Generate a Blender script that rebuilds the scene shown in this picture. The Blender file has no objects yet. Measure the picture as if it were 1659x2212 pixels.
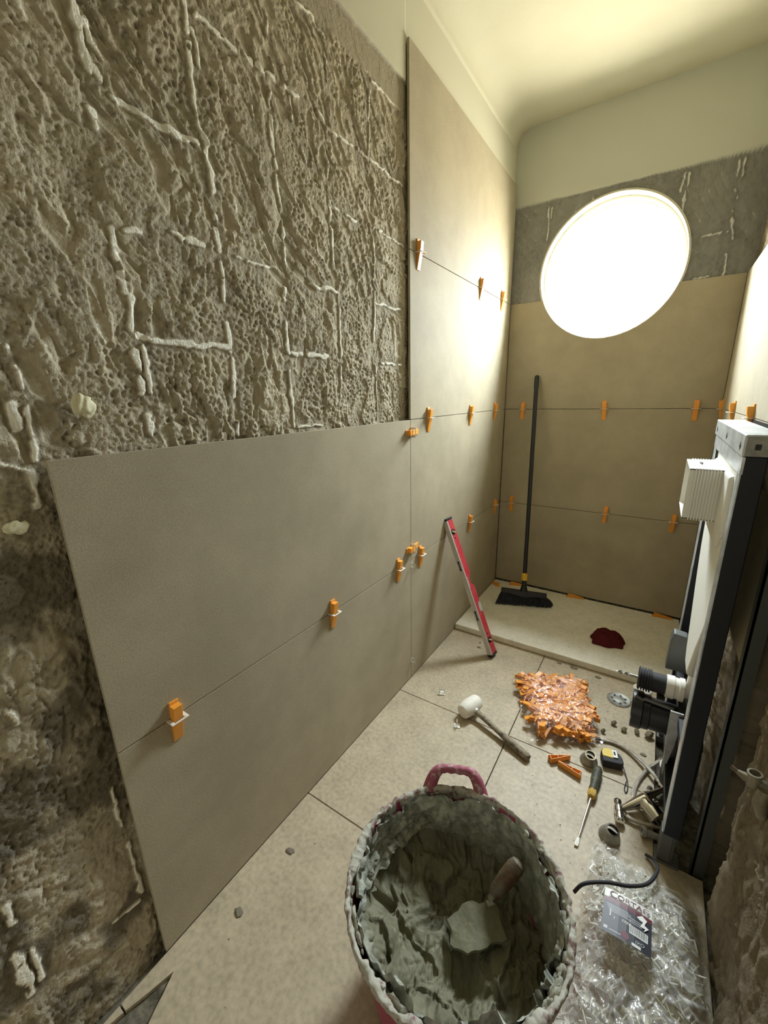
import bpy, bmesh, math, random
import numpy as np
from mathutils import Vector, Matrix, Euler
random.seed(7); rng = np.random.RandomState(11)
C = bpy.context.scene.collection
PI = math.pi
# ------------------------------------------------------------------ camera, world, lights, exposure
F_PX = 884.64; CAM = np.array([.8329, -2.6497, 1.2878]); YAW, PITCH, ROLL = .5886, -.2728, -.0221
def _basis():
    cy, sy, cp, sp, cr, sr = math.cos(YAW), math.sin(YAW), math.cos(PITCH), math.sin(PITCH), math.cos(ROLL), math.sin(ROLL)
    f = np.array([-sy*cp, cy*cp, sp]); r = np.array([cy, sy, 0]); u = np.cross(r, f)
    return cr*r+sr*u, -sr*r+cr*u, f
RT, UP, FW = _basis()
cam = bpy.data.cameras.new('camera'); co = bpy.data.objects.new('camera', cam); C.objects.link(co)
cam.sensor_fit = 'HORIZONTAL'; cam.sensor_width = 36; cam.lens = 36*F_PX/1659; cam.clip_start = .02
m = Matrix.Identity(4)
for i in range(3): m[i][0], m[i][1], m[i][2], m[i][3] = RT[i], UP[i], -FW[i], CAM[i]
co.matrix_world = m
S = bpy.context.scene; S.camera = co
S.view_settings.view_transform = 'Standard'; S.view_settings.look = 'None'; S.view_settings.gamma = 1
S.view_settings.exposure = 0.44
SKY_ABOVE = 122.0; SKY_BELOW = 26.0; SKY_COLOR = (.84, .93, 1.0, 1); GROUND_COLOR = (1.0, .95, .82, 1)
DOOR_POWER = 3.0; DOOR_COLOR = (1.0, .93, .78)
w = bpy.data.worlds.new('world'); S.world = w; w.use_nodes = True
# overcast sky: bright above the horizon, dimmer and warmer light thrown back by the ground outside
wn_ = w.node_tree; wt = wn_.nodes.new('ShaderNodeTexCoord'); wsx = wn_.nodes.new('ShaderNodeSeparateXYZ'); wn_.links.new(wt.outputs['Generated'], wsx.inputs[0])
wm_ = wn_.nodes.new('ShaderNodeMapRange'); wm_.inputs[1].default_value = -.05; wm_.inputs[2].default_value = .85; wn_.links.new(wsx.outputs['Z'], wm_.inputs[0])
wc = wn_.nodes.new('ShaderNodeMix'); wc.data_type = 'RGBA'; wc.inputs[6].default_value = GROUND_COLOR; wc.inputs[7].default_value = SKY_COLOR; wq = wn_.nodes.new('ShaderNodeMapRange'); wq.inputs[1].default_value = -.08; wq.inputs[2].default_value = .12; wn_.links.new(wsx.outputs['Z'], wq.inputs[0]); wn_.links.new(wq.outputs[0], wc.inputs[0])
wv = wn_.nodes.new('ShaderNodeMapRange'); wv.inputs[3].default_value = SKY_BELOW; wv.inputs[4].default_value = SKY_ABOVE; wn_.links.new(wm_.outputs[0], wv.inputs[0])
wn_.links.new(wc.outputs[2], wn_.nodes['Background'].inputs[0]); wn_.links.new(wv.outputs[0], wn_.nodes['Background'].inputs[1])
pd = bpy.data.lights.new('window_portal', 'AREA'); pd.shape = 'DISK'; pd.size = .70; pd.cycles.is_portal = True
po = bpy.data.objects.new('window_portal', pd); C.objects.link(po); po.location = (.502, .165, 1.912); po.rotation_euler = (-PI/2, 0, 0)
ld = bpy.data.lights.new('doorway_light', 'AREA'); ld.shape = 'RECTANGLE'; ld.size = .7; ld.size_y = 1.9; ld.energy = DOOR_POWER; ld.color = DOOR_COLOR
lo = bpy.data.objects.new('doorway_light', ld); C.objects.link(lo); lo.location = (.55, -3.70, 1.05); lo.rotation_euler = (PI/2, 0, 0)

def _ray(u, v): return RT*(u-829.5)/F_PX - UP*(v-1106)/F_PX + FW
def _pl(u, v, ax, val):
    d = _ray(u, v); return Vector(CAM + d*(val-CAM[ax])/d[ax])
def AX(u, v, x=0.): return _pl(u, v, 0, x)        # a point seen at (u, v) on the plane x = const, y = const, z = const
def AY(u, v, y=0.): return _pl(u, v, 1, y)
def AZ(u, v, z=0.): return _pl(u, v, 2, z)
# ------------------------------------------------------------------ noise
def _hash(ix, iy, seed):
    n = (ix.astype(np.int64)*374761393 + iy.astype(np.int64)*668265263 + seed*1442695041) & 0xffffffff
    n = ((n ^ (n >> 13))*1274126177) & 0xffffffff
    n = (n ^ (n >> 16)) & 0xffffff
    return n/16777215.0
def vnoise(x, y, seed=0):
    ix = np.floor(x); iy = np.floor(y); fx = x-ix; fy = y-iy
    fx = fx*fx*fx*(fx*(fx*6-15)+10); fy = fy*fy*fy*(fy*(fy*6-15)+10)
    a = _hash(ix, iy, seed); b = _hash(ix+1, iy, seed); c = _hash(ix, iy+1, seed); d = _hash(ix+1, iy+1, seed)
    return (a*(1-fx)+b*fx)*(1-fy) + (c*(1-fx)+d*fx)*fy
def fbm(x, y, o=4, seed=0, g=.5):
    s = 0; a = 1; t = 0
    for k in range(o):
        s = s+a*vnoise(x*2**k+k*17.3, y*2**k-k*9.1, seed+k); t += a; a *= g
    return s/t
def worley(x, y, seed=0):
    ix = np.floor(x); iy = np.floor(y); best = np.full(x.shape, 9.); idv = np.zeros(x.shape)
    for dx in (-1, 0, 1):
        for dy in (-1, 0, 1):
            jx = ix+dx; jy = iy+dy
            d = (jx+_hash(jx, jy, seed)-x)**2 + (jy+_hash(jx, jy, seed+5)-y)**2
            k = d < best; best = np.where(k, d, best); idv = np.where(k, _hash(jx, jy, seed+9), idv)
    return np.sqrt(best), idv
def sstep(a, b, x):
    t = np.clip((x-a)/(b-a), 0, 1); return t*t*(3-2*t)
# ------------------------------------------------------------------ materials
def mat(name, col, rough=.5, metal=0., col2=None, nscale=6., bump=0., bscale=80., coat=0., spec=.5, contrast=(.35, .65), trans=0., speck=None):
    M = bpy.data.materials.new(name); M.use_nodes = True; nt = M.node_tree; b = nt.nodes['Principled BSDF']; L = nt.links
    b.inputs['Base Color'].default_value = (*col, 1); b.inputs['Roughness'].default_value = rough; b.inputs['Metallic'].default_value = metal
    b.inputs['Specular IOR Level'].default_value = spec; b.inputs['Coat Weight'].default_value = coat
    b.inputs['Transmission Weight'].default_value = trans
    tc = nt.nodes.new('ShaderNodeTexCoord')
    if col2 is not None:
        n = nt.nodes.new('ShaderNodeTexNoise'); n.inputs['Scale'].default_value = nscale; n.inputs['Detail'].default_value = 6; n.inputs['Roughness'].default_value = .65
        r = nt.nodes.new('ShaderNodeValToRGB'); r.color_ramp.elements[0].position, r.color_ramp.elements[1].position = contrast
        r.color_ramp.elements[0].color = (*col, 1); r.color_ramp.elements[1].color = (*col2, 1)
        L.new(tc.outputs['Object'], n.inputs['Vector']); L.new(n.outputs['Fac'], r.inputs['Fac']); out = r.outputs['Color']
        if speck:
            n3 = nt.nodes.new('ShaderNodeTexNoise'); n3.inputs['Scale'].default_value = speck[0]; n3.inputs['Detail'].default_value = 3
            r3 = nt.nodes.new('ShaderNodeValToRGB'); r3.color_ramp.elements[0].position = .3; r3.color_ramp.elements[1].position = .7
            r3.color_ramp.elements[0].color = (speck[1],)*3+(1,); r3.color_ramp.elements[1].color = (speck[2],)*3+(1,)
            mx = nt.nodes.new('ShaderNodeMix'); mx.data_type = 'RGBA'; mx.blend_type = 'MULTIPLY'; mx.inputs[0].default_value = 1
            L.new(tc.outputs['Object'], n3.inputs['Vector']); L.new(n3.outputs['Fac'], r3.inputs['Fac'])
            L.new(out, mx.inputs[6]); L.new(r3.outputs['Color'], mx.inputs[7]); out = mx.outputs[2]
        L.new(out, b.inputs['Base Color'])
    if bump:
        n2 = nt.nodes.new('ShaderNodeTexNoise'); n2.inputs['Scale'].default_value = bscale; n2.inputs['Detail'].default_value = 5
        bp = nt.nodes.new('ShaderNodeBump'); bp.inputs['Strength'].default_value = bump; bp.inputs['Distance'].default_value = .003
        L.new(tc.outputs['Object'], n2.inputs['Vector']); L.new(n2.outputs['Fac'], bp.inputs['Height']); L.new(bp.outputs['Normal'], b.inputs['Normal'])
    return M
def wall_mat(name, dark, mid, light, plaster):
    """rough old mortar; attribute tone: 0 dark .. 1 pale grout; attribute plaster: painted plaster above"""
    M = bpy.data.materials.new(name); M.use_nodes = True; nt = M.node_tree; b = nt.nodes['Principled BSDF']; L = nt.links
    b.inputs['Roughness'].default_value = .9; b.inputs['Specular IOR Level'].default_value = .2
    at = nt.nodes.new('ShaderNodeAttribute'); at.attribute_name = 'tone'
    ap = nt.nodes.new('ShaderNodeAttribute'); ap.attribute_name = 'plaster'
    tc = nt.nodes.new('ShaderNodeTexCoord')
    n = nt.nodes.new('ShaderNodeTexNoise'); n.inputs['Scale'].default_value = 90; n.inputs['Detail'].default_value = 6; n.inputs['Roughness'].default_value = .7
    L.new(tc.outputs['Object'], n.inputs['Vector'])
    ad = nt.nodes.new('ShaderNodeMath'); ad.operation = 'MULTIPLY_ADD'; L.new(n.outputs['Fac'], ad.inputs[0]); ad.inputs[1].default_value = .22; L.new(at.outputs['Fac'], ad.inputs[2])
    r = nt.nodes.new('ShaderNodeValToRGB'); e = r.color_ramp.elements
    e[0].position = .1; e[0].color = (*dark, 1); e[1].position = 1.; e[1].color = (*light, 1)
    x = e.new(.5); x.color = (*mid, 1); x = e.new(.78); x.color = (*[c*1.25 for c in mid], 1)
    L.new(ad.outputs[0], r.inputs['Fac'])
    mx = nt.nodes.new('ShaderNodeMix'); mx.data_type = 'RGBA'; L.new(ap.outputs['Fac'], mx.inputs[0]); L.new(r.outputs['Color'], mx.inputs[6]); mx.inputs[7].default_value = (*plaster, 1)
    L.new(mx.outputs[2], b.inputs['Base Color'])
    bp = nt.nodes.new('ShaderNodeBump'); bp.inputs['Distance'].default_value = .0025
    n2 = nt.nodes.new('ShaderNodeTexNoise'); n2.inputs['Scale'].default_value = 260; n2.inputs['Detail'].default_value = 4; L.new(tc.outputs['Object'], n2.inputs['Vector'])
    s = nt.nodes.new('ShaderNodeMapRange'); s.inputs[3].default_value = .75; s.inputs[4].default_value = .08; L.new(ap.outputs['Fac'], s.inputs[0])
    L.new(s.outputs[0], bp.inputs['Strength']); L.new(n2.outputs['Fac'], bp.inputs['Height']); L.new(bp.outputs['Normal'], b.inputs['Normal'])
    return M
def film_mat(name, tint, white=.16, gloss=.12):
    M = bpy.data.materials.new(name); M.use_nodes = True; nt = M.node_tree; L = nt.links
    nt.nodes.remove(nt.nodes['Principled BSDF']); out = nt.nodes['Material Output']
    tr = nt.nodes.new('ShaderNodeBsdfTransparent'); tr.inputs[0].default_value = (*tint, 1)
    gl = nt.nodes.new('ShaderNodeBsdfGlossy'); gl.inputs['Roughness'].default_value = gloss
    df = nt.nodes.new('ShaderNodeBsdfDiffuse'); df.inputs[0].default_value = (.85, .84, .8, 1)
    lw = nt.nodes.new('ShaderNodeLayerWeight'); lw.inputs[0].default_value = .35
    tc = nt.nodes.new('ShaderNodeTexCoord'); n = nt.nodes.new('ShaderNodeTexNoise'); n.inputs['Scale'].default_value = 38; n.inputs['Detail'].default_value = 4; n.inputs['Distortion'].default_value = .8
    bp = nt.nodes.new('ShaderNodeBump'); bp.inputs['Strength'].default_value = .9; bp.inputs['Distance'].default_value = .006
    L.new(tc.outputs['Object'], n.inputs['Vector']); L.new(n.outputs['Fac'], bp.inputs['Height'])
    for q in (gl, lw, df): L.new(bp.outputs['Normal'], q.inputs['Normal'])
    f = nt.nodes.new('ShaderNodeMath'); f.operation = 'MULTIPLY_ADD'; L.new(lw.outputs['Facing'], f.inputs[0]); f.inputs[1].default_value = .30; f.inputs[2].default_value = .045
    m1 = nt.nodes.new('ShaderNodeMixShader'); L.new(f.outputs[0], m1.inputs[0]); L.new(tr.outputs[0], m1.inputs[1]); L.new(gl.outputs[0], m1.inputs[2])
    nc = nt.nodes.new('ShaderNodeTexNoise'); nc.inputs['Scale'].default_value = 16; nc.inputs['Detail'].default_value = 2; nc.inputs['Distortion'].default_value = .6; L.new(tc.outputs['Object'], nc.inputs['Vector'])
    cr = nt.nodes.new('ShaderNodeValToRGB'); e = cr.color_ramp.elements; e[0].position = .478; e[0].color = (0, 0, 0, 1); e[1].position = .522; e[1].color = (0, 0, 0, 1); x = e.new(.5); x.color = (1, 1, 1, 1)
    L.new(nc.outputs['Fac'], cr.inputs['Fac']); cm = nt.nodes.new('ShaderNodeMath'); cm.operation = 'MULTIPLY_ADD'; L.new(cr.outputs['Color'], cm.inputs[0]); cm.inputs[1].default_value = .30; cm.inputs[2].default_value = white
    m2 = nt.nodes.new('ShaderNodeMixShader'); L.new(cm.outputs[0], m2.inputs[0]); L.new(m1.outputs[0], m2.inputs[1]); L.new(df.outputs[0], m2.inputs[2])
    L.new(m2.outputs[0], out.inputs[0]); return M
MT = {}
MT['plaster'] = mat('cream_plaster', (.60, .570, .425), .85, col2=(.64, .61, .46), nscale=3, bump=.12, bscale=60, spec=.2)
MT['wall'] = wall_mat('old_tile_mortar', (.10, .088, .060), (.45, .395, .280), (.95, .93, .80), (.60, .575, .44))
MT['wall_back'] = wall_mat('grey_scraped_mortar', (.12, .118, .105), (.25, .245, .22), (.66, .66, .60), (.56, .565, .48))
MT['wall_right'] = wall_mat('brown_scraped_mortar', (.07, .055, .035), (.22, .18, .12), (.50, .44, .32), (.62, .60, .47))
MT['tile'] = mat('grey_porcelain', (.385, .334, .230), .75, col2=(.462, .402, .278), nscale=4, bump=.04, bscale=200, speck=(330, .80, 1.12), spec=.15)
MT['floor'] = mat('beige_floor_porcelain', (.430, .360, .245), .5, col2=(.535, .450, .312), nscale=9, bump=.05, bscale=150, speck=(75, .80, 1.08), spec=.35)
MT['screed'] = mat('grey_screed', (.06, .055, .04), .95, col2=(.20, .18, .13), nscale=40, bump=.8, bscale=90, spec=.1)
MT['tray'] = mat('dusty_white_tray', (.74, .69, .55), .5, col2=(.86, .81, .67), nscale=14, bump=.06, bscale=150, speck=(60, .9, 1.02), contrast=(.3, .55))
MT['orange'] = mat('orange_plastic', (.88, .36, .045), .4, spec=.5)
MT['clip'] = mat('white_clip_plastic', (.80, .78, .70), .45)
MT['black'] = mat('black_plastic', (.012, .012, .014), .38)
MT['rubber'] = mat('matt_black', (.02, .02, .022), .7)
MT['bristle'] = mat('black_bristle', (.012, .013, .018), .75, col2=(.03, .035, .045), nscale=30)
MT['yellow'] = mat('yellow_plastic', (.75, .45, .03), .4)
MT['red'] = mat('red_level_paint', (.50, .035, .05), .35, col2=(.56, .07, .08), nscale=20)
MT['alu'] = mat('aluminium', (.60, .58, .52), .45, metal=.35)
MT['chrome'] = mat('chrome', (.75, .74, .70), .13, metal=1.)
MT['hose'] = mat('braided_steel', (.68, .64, .54), .2, metal=1., bump=.8, bscale=900)
MT['zinc'] = mat('galvanised_steel', (.50, .53, .53), .38, metal=.6, col2=(.74, .77, .76), nscale=22, contrast=(.4, .6))
MT['navy'] = mat('navy_paint', (.004, .006, .011), .5)
MT['foam'] = mat('white_polystyrene', (.78, .77, .68), .7, bump=.15, bscale=120)
MT['white'] = mat('white_plastic', (.84, .82, .74), .4)
MT['greyp'] = mat('grey_bracket', (.16, .165, .155), .5, metal=.5)
MT['bucket'] = mat('magenta_rubber', (.36, .045, .10), .5, col2=(.40, .09, .15), nscale=8, contrast=(.4, .7))
MT['bucketrim'] = mat('crusted_rubber', (.20, .10, .10), .8, col2=(.44, .425, .35), nscale=60, contrast=(.36, .50), bump=.5, bscale=80)
MT['grip'] = mat('magenta_grip_streaked', (.34, .085, .13), .65, col2=(.56, .44, .42), nscale=70, contrast=(.52, .66), bump=.3, bscale=80)
MT['mortar'] = mat('wet_mortar', (.120, .115, .068), .72, col2=(.225, .215, .140), nscale=16, bump=.45, bscale=110, contrast=(.3, .65), spec=.35)
MT['mortardry'] = mat('drying_mortar', (.19, .185, .14), .85, col2=(.42, .41, .33), nscale=24, bump=.6, bscale=110, contrast=(.35, .6), spec=.2)
MT['wood'] = mat('worn_wood', (.10, .048, .02), .55, col2=(.15, .13, .085), nscale=34, contrast=(.42, .62), bump=.4, bscale=120)
MT['dirtywood'] = mat('mortar_stained_wood', (.34, .29, .20), .85, col2=(.10, .09, .07), nscale=55, contrast=(.45, .6), bump=.2)
MT['mallet'] = mat('white_rubber', (.80, .76, .66), .6, col2=(.86, .83, .74), nscale=25)
MT['rag'] = mat('dark_red_cloth', (.105, .016, .018), .95, bump=.5, bscale=400, spec=.1)
MT['crumb'] = mat('mortar_crumb', (.15, .125, .085), .9, col2=(.25, .22, .16), nscale=60)
MT['foamy'] = mat('yellow_foam', (.72, .68, .45), .8)
MT['brass'] = mat('dirty_brass', (.20, .17, .11), .6, metal=.4, col2=(.34, .31, .23), nscale=50)
MT['vial'] = mat('vial', (.62, .66, .30), .15, coat=1)
MT['ink'] = mat('label_black', (.015, .017, .028), .4)
MT['maroon'] = mat('label_maroon', (.12, .015, .025), .4)
MT['paper'] = mat('label_paper', (.72, .72, .68), .4)
MT['labelgrey'] = mat('label_grey', (.45, .46, .47), .4)
MT['film'] = film_mat('clear_film', (.99, .97, .93), .05)
MT['film_milky'] = film_mat('milky_film', (.94, .94, .89), .24, .12)
MT['driver'] = mat('worn_grip', (.045, .045, .03), .6, col2=(.16, .15, .08), nscale=60, contrast=(.45, .7))
MT['dusty'] = mat('dusty_steel', (.26, .26, .23), .5, metal=.5, col2=(.42, .41, .36), nscale=40)
MT['pane'] = bpy.data.materials.new('clear_window_glass'); MT['pane'].use_nodes = True
nt = MT['pane'].node_tree; nt.nodes.remove(nt.nodes['Principled BSDF']); q0 = nt.nodes.new('ShaderNodeBsdfTransparent'); q0.inputs[0].default_value = (.97, .98, .97, 1)
q1 = nt.nodes.new('ShaderNodeBsdfGlossy'); q1.inputs['Roughness'].default_value = .05; q2 = nt.nodes.new('ShaderNodeMixShader'); q2.inputs[0].default_value = .06
nt.links.new(q0.outputs[0], q2.inputs[1]); nt.links.new(q1.outputs[0], q2.inputs[2]); nt.links.new(q2.outputs[0], nt.nodes['Material Output'].inputs[0])
# ------------------------------------------------------------------ mesh helpers
class MB:
    def __init__(s): s.v = []; s.f = []; s.T = Matrix.Identity(4)
    def add(s, vs, fs):
        k = len(s.v); s.v += [tuple(s.T @ Vector(p)) for p in vs]; s.f += [tuple(i+k for i in f) for f in fs]; return s
    def box(s, x0, x1, y0, y1, z0, z1):
        return s.add([(x0,y0,z0),(x1,y0,z0),(x1,y1,z0),(x0,y1,z0),(x0,y0,z1),(x1,y0,z1),(x1,y1,z1),(x0,y1,z1)],
                     [(0,3,2,1),(4,5,6,7),(0,1,5,4),(1,2,6,5),(2,3,7,6),(3,0,4,7)])
    def prism(s, poly, fn0, fn1):     # poly: 2-D points, fn maps (a,b) to 3-D for the two ends
        n = len(poly); return s.add([fn0(*p) for p in poly]+[fn1(*p) for p in poly],
            [tuple(range(n-1, -1, -1)), tuple(range(n, 2*n))]+[(i, (i+1) % n, n+(i+1) % n, n+i) for i in range(n)])
    def tube(s, path, rad, n=16, cap=True):
        path = [Vector(p) for p in path]; rad = rad if hasattr(rad, '__len__') else [rad]*len(path)
        vs = []; fs = []; up = None
        for i, p in enumerate(path):
            t = (path[min(i+1, len(path)-1)]-path[max(i-1, 0)]).normalized()
            if up is None: up = t.orthogonal().normalized()
            up = (up-t*up.dot(t)).normalized(); b = t.cross(up)
            for k in range(n):
                a = 2*PI*k/n; vs.append(p+(up*math.cos(a)+b*math.sin(a))*rad[i])
            if i:
                o = (i-1)*n; fs += [(o+k, o+(k+1) % n, o+n+(k+1) % n, o+n+k) for k in range(n)]
        if cap: fs += [tuple(range(n-1, -1, -1)), tuple(range((len(path)-1)*n, len(path)*n))]
        return s.add(vs, fs)
    def lathe(s, prof, o=(0,0,0), ax=(0,0,1), n=32, cap=False):   # prof: (radius, distance along axis)
        ax = Vector(ax).normalized(); u = ax.orthogonal().normalized(); b = ax.cross(u); o = Vector(o); vs = []; fs = []
        for i, (r, h) in enumerate(prof):
            for k in range(n):
                a = 2*PI*k/n; vs.append(o+ax*h+(u*math.cos(a)+b*math.sin(a))*r)
            if i: q = (i-1)*n; fs += [(q+k, q+(k+1) % n, q+n+(k+1) % n, q+n+k) for k in range(n)]
        if cap: fs += [tuple(range(n-1, -1, -1)), tuple(range((len(prof)-1)*n, len(prof)*n))]
        return s.add(vs, fs)
    def build(s, name, m, parent=None, smooth=False, bevel=0, seg=2, angle=.6):
        me = bpy.data.meshes.new(name); me.from_pydata(s.v, [], s.f); me.materials.append(MT[m] if isinstance(m, str) else m)
        return link(name, me, parent, smooth, bevel, seg, angle)
def link(name, me, parent=None, smooth=False, bevel=0, seg=2, angle=.6):
    bm = bmesh.new(); bm.from_mesh(me); bmesh.ops.recalc_face_normals(bm, faces=bm.faces[:]); bm.to_mesh(me); bm.free()
    if smooth:
        me.polygons.foreach_set('use_smooth', [True]*len(me.polygons)); me.set_sharp_from_angle(angle=angle)
    o = bpy.data.objects.new(name, me); C.objects.link(o)
    if bevel:
        b = o.modifiers.new('bevel', 'BEVEL'); b.width = bevel; b.segments = seg; b.limit_method = 'ANGLE'
    if parent: o.parent = parent; o.matrix_parent_inverse = parent.matrix_world.inverted() if False else Matrix.Identity(4)
    return o
def grid(name, P, m, attrs=None, smooth=True, parent=None, closed=False):
    n, k = P.shape[:2]; me = bpy.data.meshes.new(name)
    idx = np.arange(n*k).reshape(n, k)
    if closed: idx = np.concatenate([idx, idx[:, :1]], 1)
    q = np.stack([idx[:-1, :-1], idx[1:, :-1], idx[1:, 1:], idx[:-1, 1:]], -1).reshape(-1, 4)
    me.vertices.add(n*k); me.vertices.foreach_set('co', P.reshape(-1).astype(np.float32))
    me.loops.add(q.size); me.loops.foreach_set('vertex_index', q.reshape(-1).astype(np.int32))
    me.polygons.add(len(q)); me.polygons.foreach_set('loop_start', np.arange(0, q.size, 4, dtype=np.int32))
    me.update(calc_edges=True); me.validate()
    if smooth: me.polygons.foreach_set('use_smooth', np.ones(len(q), bool))
    for a, val in (attrs or {}).items():
        t = me.attributes.new(a, 'FLOAT', 'POINT'); t.data.foreach_set('value', np.clip(val, 0, 1).reshape(-1).astype(np.float32))
    me.materials.append(MT[m]); o = bpy.data.objects.new(name, me); C.objects.link(o)
    if parent: o.parent = parent
    return o
def tag(o, label=None, cat=None, group=None, kind=None):
    if label: o['label'] = label
    if cat: o['category'] = cat
    if group: o['group'] = group
    if kind: o['kind'] = kind
    return o
def empty(name, loc=(0,0,0), rot=None, label=None, cat=None, group=None):
    o = bpy.data.objects.new(name, None); C.objects.link(o); o.location = loc; o.empty_display_size = .02
    if rot is not None: o.rotation_euler = rot
    return tag(o, label, cat, group)
def struct(o): o['kind'] = 'structure'; return o
def copy_tree(o, parent=None):
    c = o.copy(); C.objects.link(c); c.parent = parent
    for ch in [q for q in bpy.data.objects if q.parent == o and q is not c]: copy_tree(ch, c)
    return c
def text(name, s, size, m, parent, M4, depth=.0002, sx=1.):
    cu = bpy.data.curves.new(name, 'FONT'); cu.body = s; cu.size = size; cu.extrude = depth; cu.align_x = 'LEFT'
    t = bpy.data.objects.new('t', cu); C.objects.link(t); bpy.context.view_layer.update()
    me = bpy.data.meshes.new_from_object(t.evaluated_get(bpy.context.evaluated_depsgraph_get()))
    bpy.data.objects.remove(t); me.transform(M4 @ Matrix.Diagonal((sx, 1, 1, 1))); me.materials.clear(); me.materials.append(MT[m])
    o = bpy.data.objects.new(name, me); C.objects.link(o); o.parent = parent; return o
def frame_matrix(o, ex, ey):
    ex = Vector(ex).normalized(); ey = Vector(ey); ey = (ey-ex*ey.dot(ex)).normalized(); ez = ex.cross(ey); M4 = Matrix.Identity(4)
    for i in range(3): M4[i][0], M4[i][1], M4[i][2], M4[i][3] = ex[i], ey[i], ez[i], o[i]
    return M4
def smooth_path(pts, n=8):
    pts = [Vector(p) for p in pts]; out = []
    for i in range(len(pts)-1):
        p0, p1, p2, p3 = pts[max(i-1, 0)], pts[i], pts[i+1], pts[min(i+2, len(pts)-1)]
        for k in range(n):
            t = k/n; out.append(.5*((2*p1)+(p2-p0)*t+(2*p0-5*p1+4*p2-p3)*t*t+(3*p1-p0-3*p2+p3)*t**3))
    return out+[pts[-1]]
W = 1.0755; H = 2.6655; YS = -1.1976; YL = -2.397; TH = .009; G = .0013
WC = (.502, 1.912); WR = .334
# ------------------------------------------------------------------ rough walls
def stroke_field(U, V, strokes, jitter_seed=0):
    """distance based mask of old grout lines; strokes: (u0,v0,u1,v1,width)"""
    tone = np.zeros(U.shape); near = np.zeros(U.shape)
    br = fbm(U*55, V*55, 3, 31+jitter_seed); wob = (fbm(U*40, V*40, 2, 77)-.5)*.012
    for (a0, b0, a1, b1, wd) in strokes:
        k = (U > min(a0, a1)-.06) & (U < max(a0, a1)+.06) & (V > min(b0, b1)-.06) & (V < max(b0, b1)+.06)
        if not k.any(): continue
        u = U[k]+wob[k]; v = V[k]+wob[k]; dx, dy = a1-a0, b1-b0; L2 = dx*dx+dy*dy+1e-9
        t = np.clip(((u-a0)*dx+(v-b0)*dy)/L2, 0, 1); d = np.hypot(u-a0-t*dx, v-b0-t*dy)
        ww = wd*(.62+1.05*br[k])
        tone[k] = np.maximum(tone[k], sstep(ww*1.15, ww*.6, d)*sstep(.26, .40, br[k]+.06))
        near[k] = np.maximum(near[k], np.exp(-(d/.022)**2))
    return tone, near
def mortar_field(U, V, strokes, seed=0, rough=1., bub=1.):
    """relief (m) and tone of a wall from which old tiles were knocked off"""
    wu = U+(fbm(U*9, V*9, 3, seed+1)-.5)*.10; wv = V+(fbm(U*9, V*9, 3, seed+2)-.5)*.10
    line, near = stroke_field(U, V, strokes, seed)
    A = fbm(wu*8+wv*2.5, wv*7-wu*2, 4, seed+3, .55); p1 = sstep(.485, .515, A)
    B = fbm(wu*17, wv*12, 3, seed+8); p2 = sstep(.56, .585, B)
    # short vertical trowel strokes, steps of the notched spreader
    # vertical strokes of the notched spreader: shallow flat-bottomed slots with one sharp edge
    ra = .60*(V > 1.52+.10*(vnoise(U*6, V*0, 9)-.5)); ru = U*np.cos(ra)+V*np.sin(ra); rv = -U*np.sin(ra)+V*np.cos(ra)
    cu_, cv_ = ru*25+1.6*fbm(U*4, V*4, 2, seed+5)*2, rv*13+.7*vnoise(ru*25, V*0, seed+4)*5
    st = vnoise(np.floor(cu_)+.0, np.floor(cv_)+.0, seed+12); fu = cu_-np.floor(cu_); fv = cv_-np.floor(cv_)
    tr = (st > .52)*sstep(.0, .12, fu)*sstep(.72, .60, fu)*sstep(0, .12, fv)*sstep(1, .8, fv)*sstep(.42, .5, fbm(U*4, V*4, 2, seed+15))
    d, idv = worley(U*82+(wu-U)*30, V*82, seed+20); pit = np.clip(1-d/.50, 0, 1)**.7*(.3+.7*idv); rimp = np.exp(-((d-.55)/.12)**2)
    d2, id2 = worley(U*140, V*140, seed+26); pit2 = np.clip(1-d2/.5, 0, 1)*(.3+.7*id2)
    d3, id3 = worley(wu*44, wv*44, seed+28); dome3 = np.clip(.22-d3*d3, 0, 1)*4.4*(id3 > .35)
    bm_ = sstep(.42, .52, fbm(U*6, V*6, 3, seed+30)); dm_ = sstep(.55, .62, fbm(U*5+9, V*5, 3, seed+33))
    sand = fbm(U*190, V*190, 2, seed+40, .7)-.5; mid = fbm(U*75+(wu-U)*40, V*50, 4, seed+44, .65)-.5
    flat = 1-.85*np.clip(near, 0, 1)
    quiet = (1-.75*tr)*(1-.7*line)
    h = .0058*p1*flat+.0034*p2*flat-.0050*tr+.0058*mid*flat*quiet
    h += bub*(-.0056*pit*bm_-.0042*pit2*(1-bm_*.6)+.0012*rimp*bm_+.0055*dome3*dm_*(1-bm_*.4))*flat*quiet+.0026*sand*quiet
    h = h*rough*.80+(fbm(U*2, V*2, 2, seed+50)-.5)*.006
    h += line*.0045
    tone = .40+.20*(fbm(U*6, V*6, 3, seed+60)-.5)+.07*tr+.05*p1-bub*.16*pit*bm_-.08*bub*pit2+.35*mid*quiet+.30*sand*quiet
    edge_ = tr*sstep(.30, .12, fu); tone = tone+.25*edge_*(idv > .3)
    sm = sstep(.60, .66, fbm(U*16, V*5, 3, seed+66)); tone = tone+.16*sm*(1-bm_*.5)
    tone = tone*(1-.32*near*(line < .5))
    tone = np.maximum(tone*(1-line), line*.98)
    return h, tone
def crop_strokes(data, s, ox, oy, plane):
    out = []
    for (x0, y0, x1, y1, *wd) in data:
        a = AX(ox+x0/s, oy+y0/s, plane); b = AX(ox+x1/s, oy+y1/s, plane); out.append((a.y, a.z, b.y, b.z, wd[0] if wd else .0045))
    return out
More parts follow.
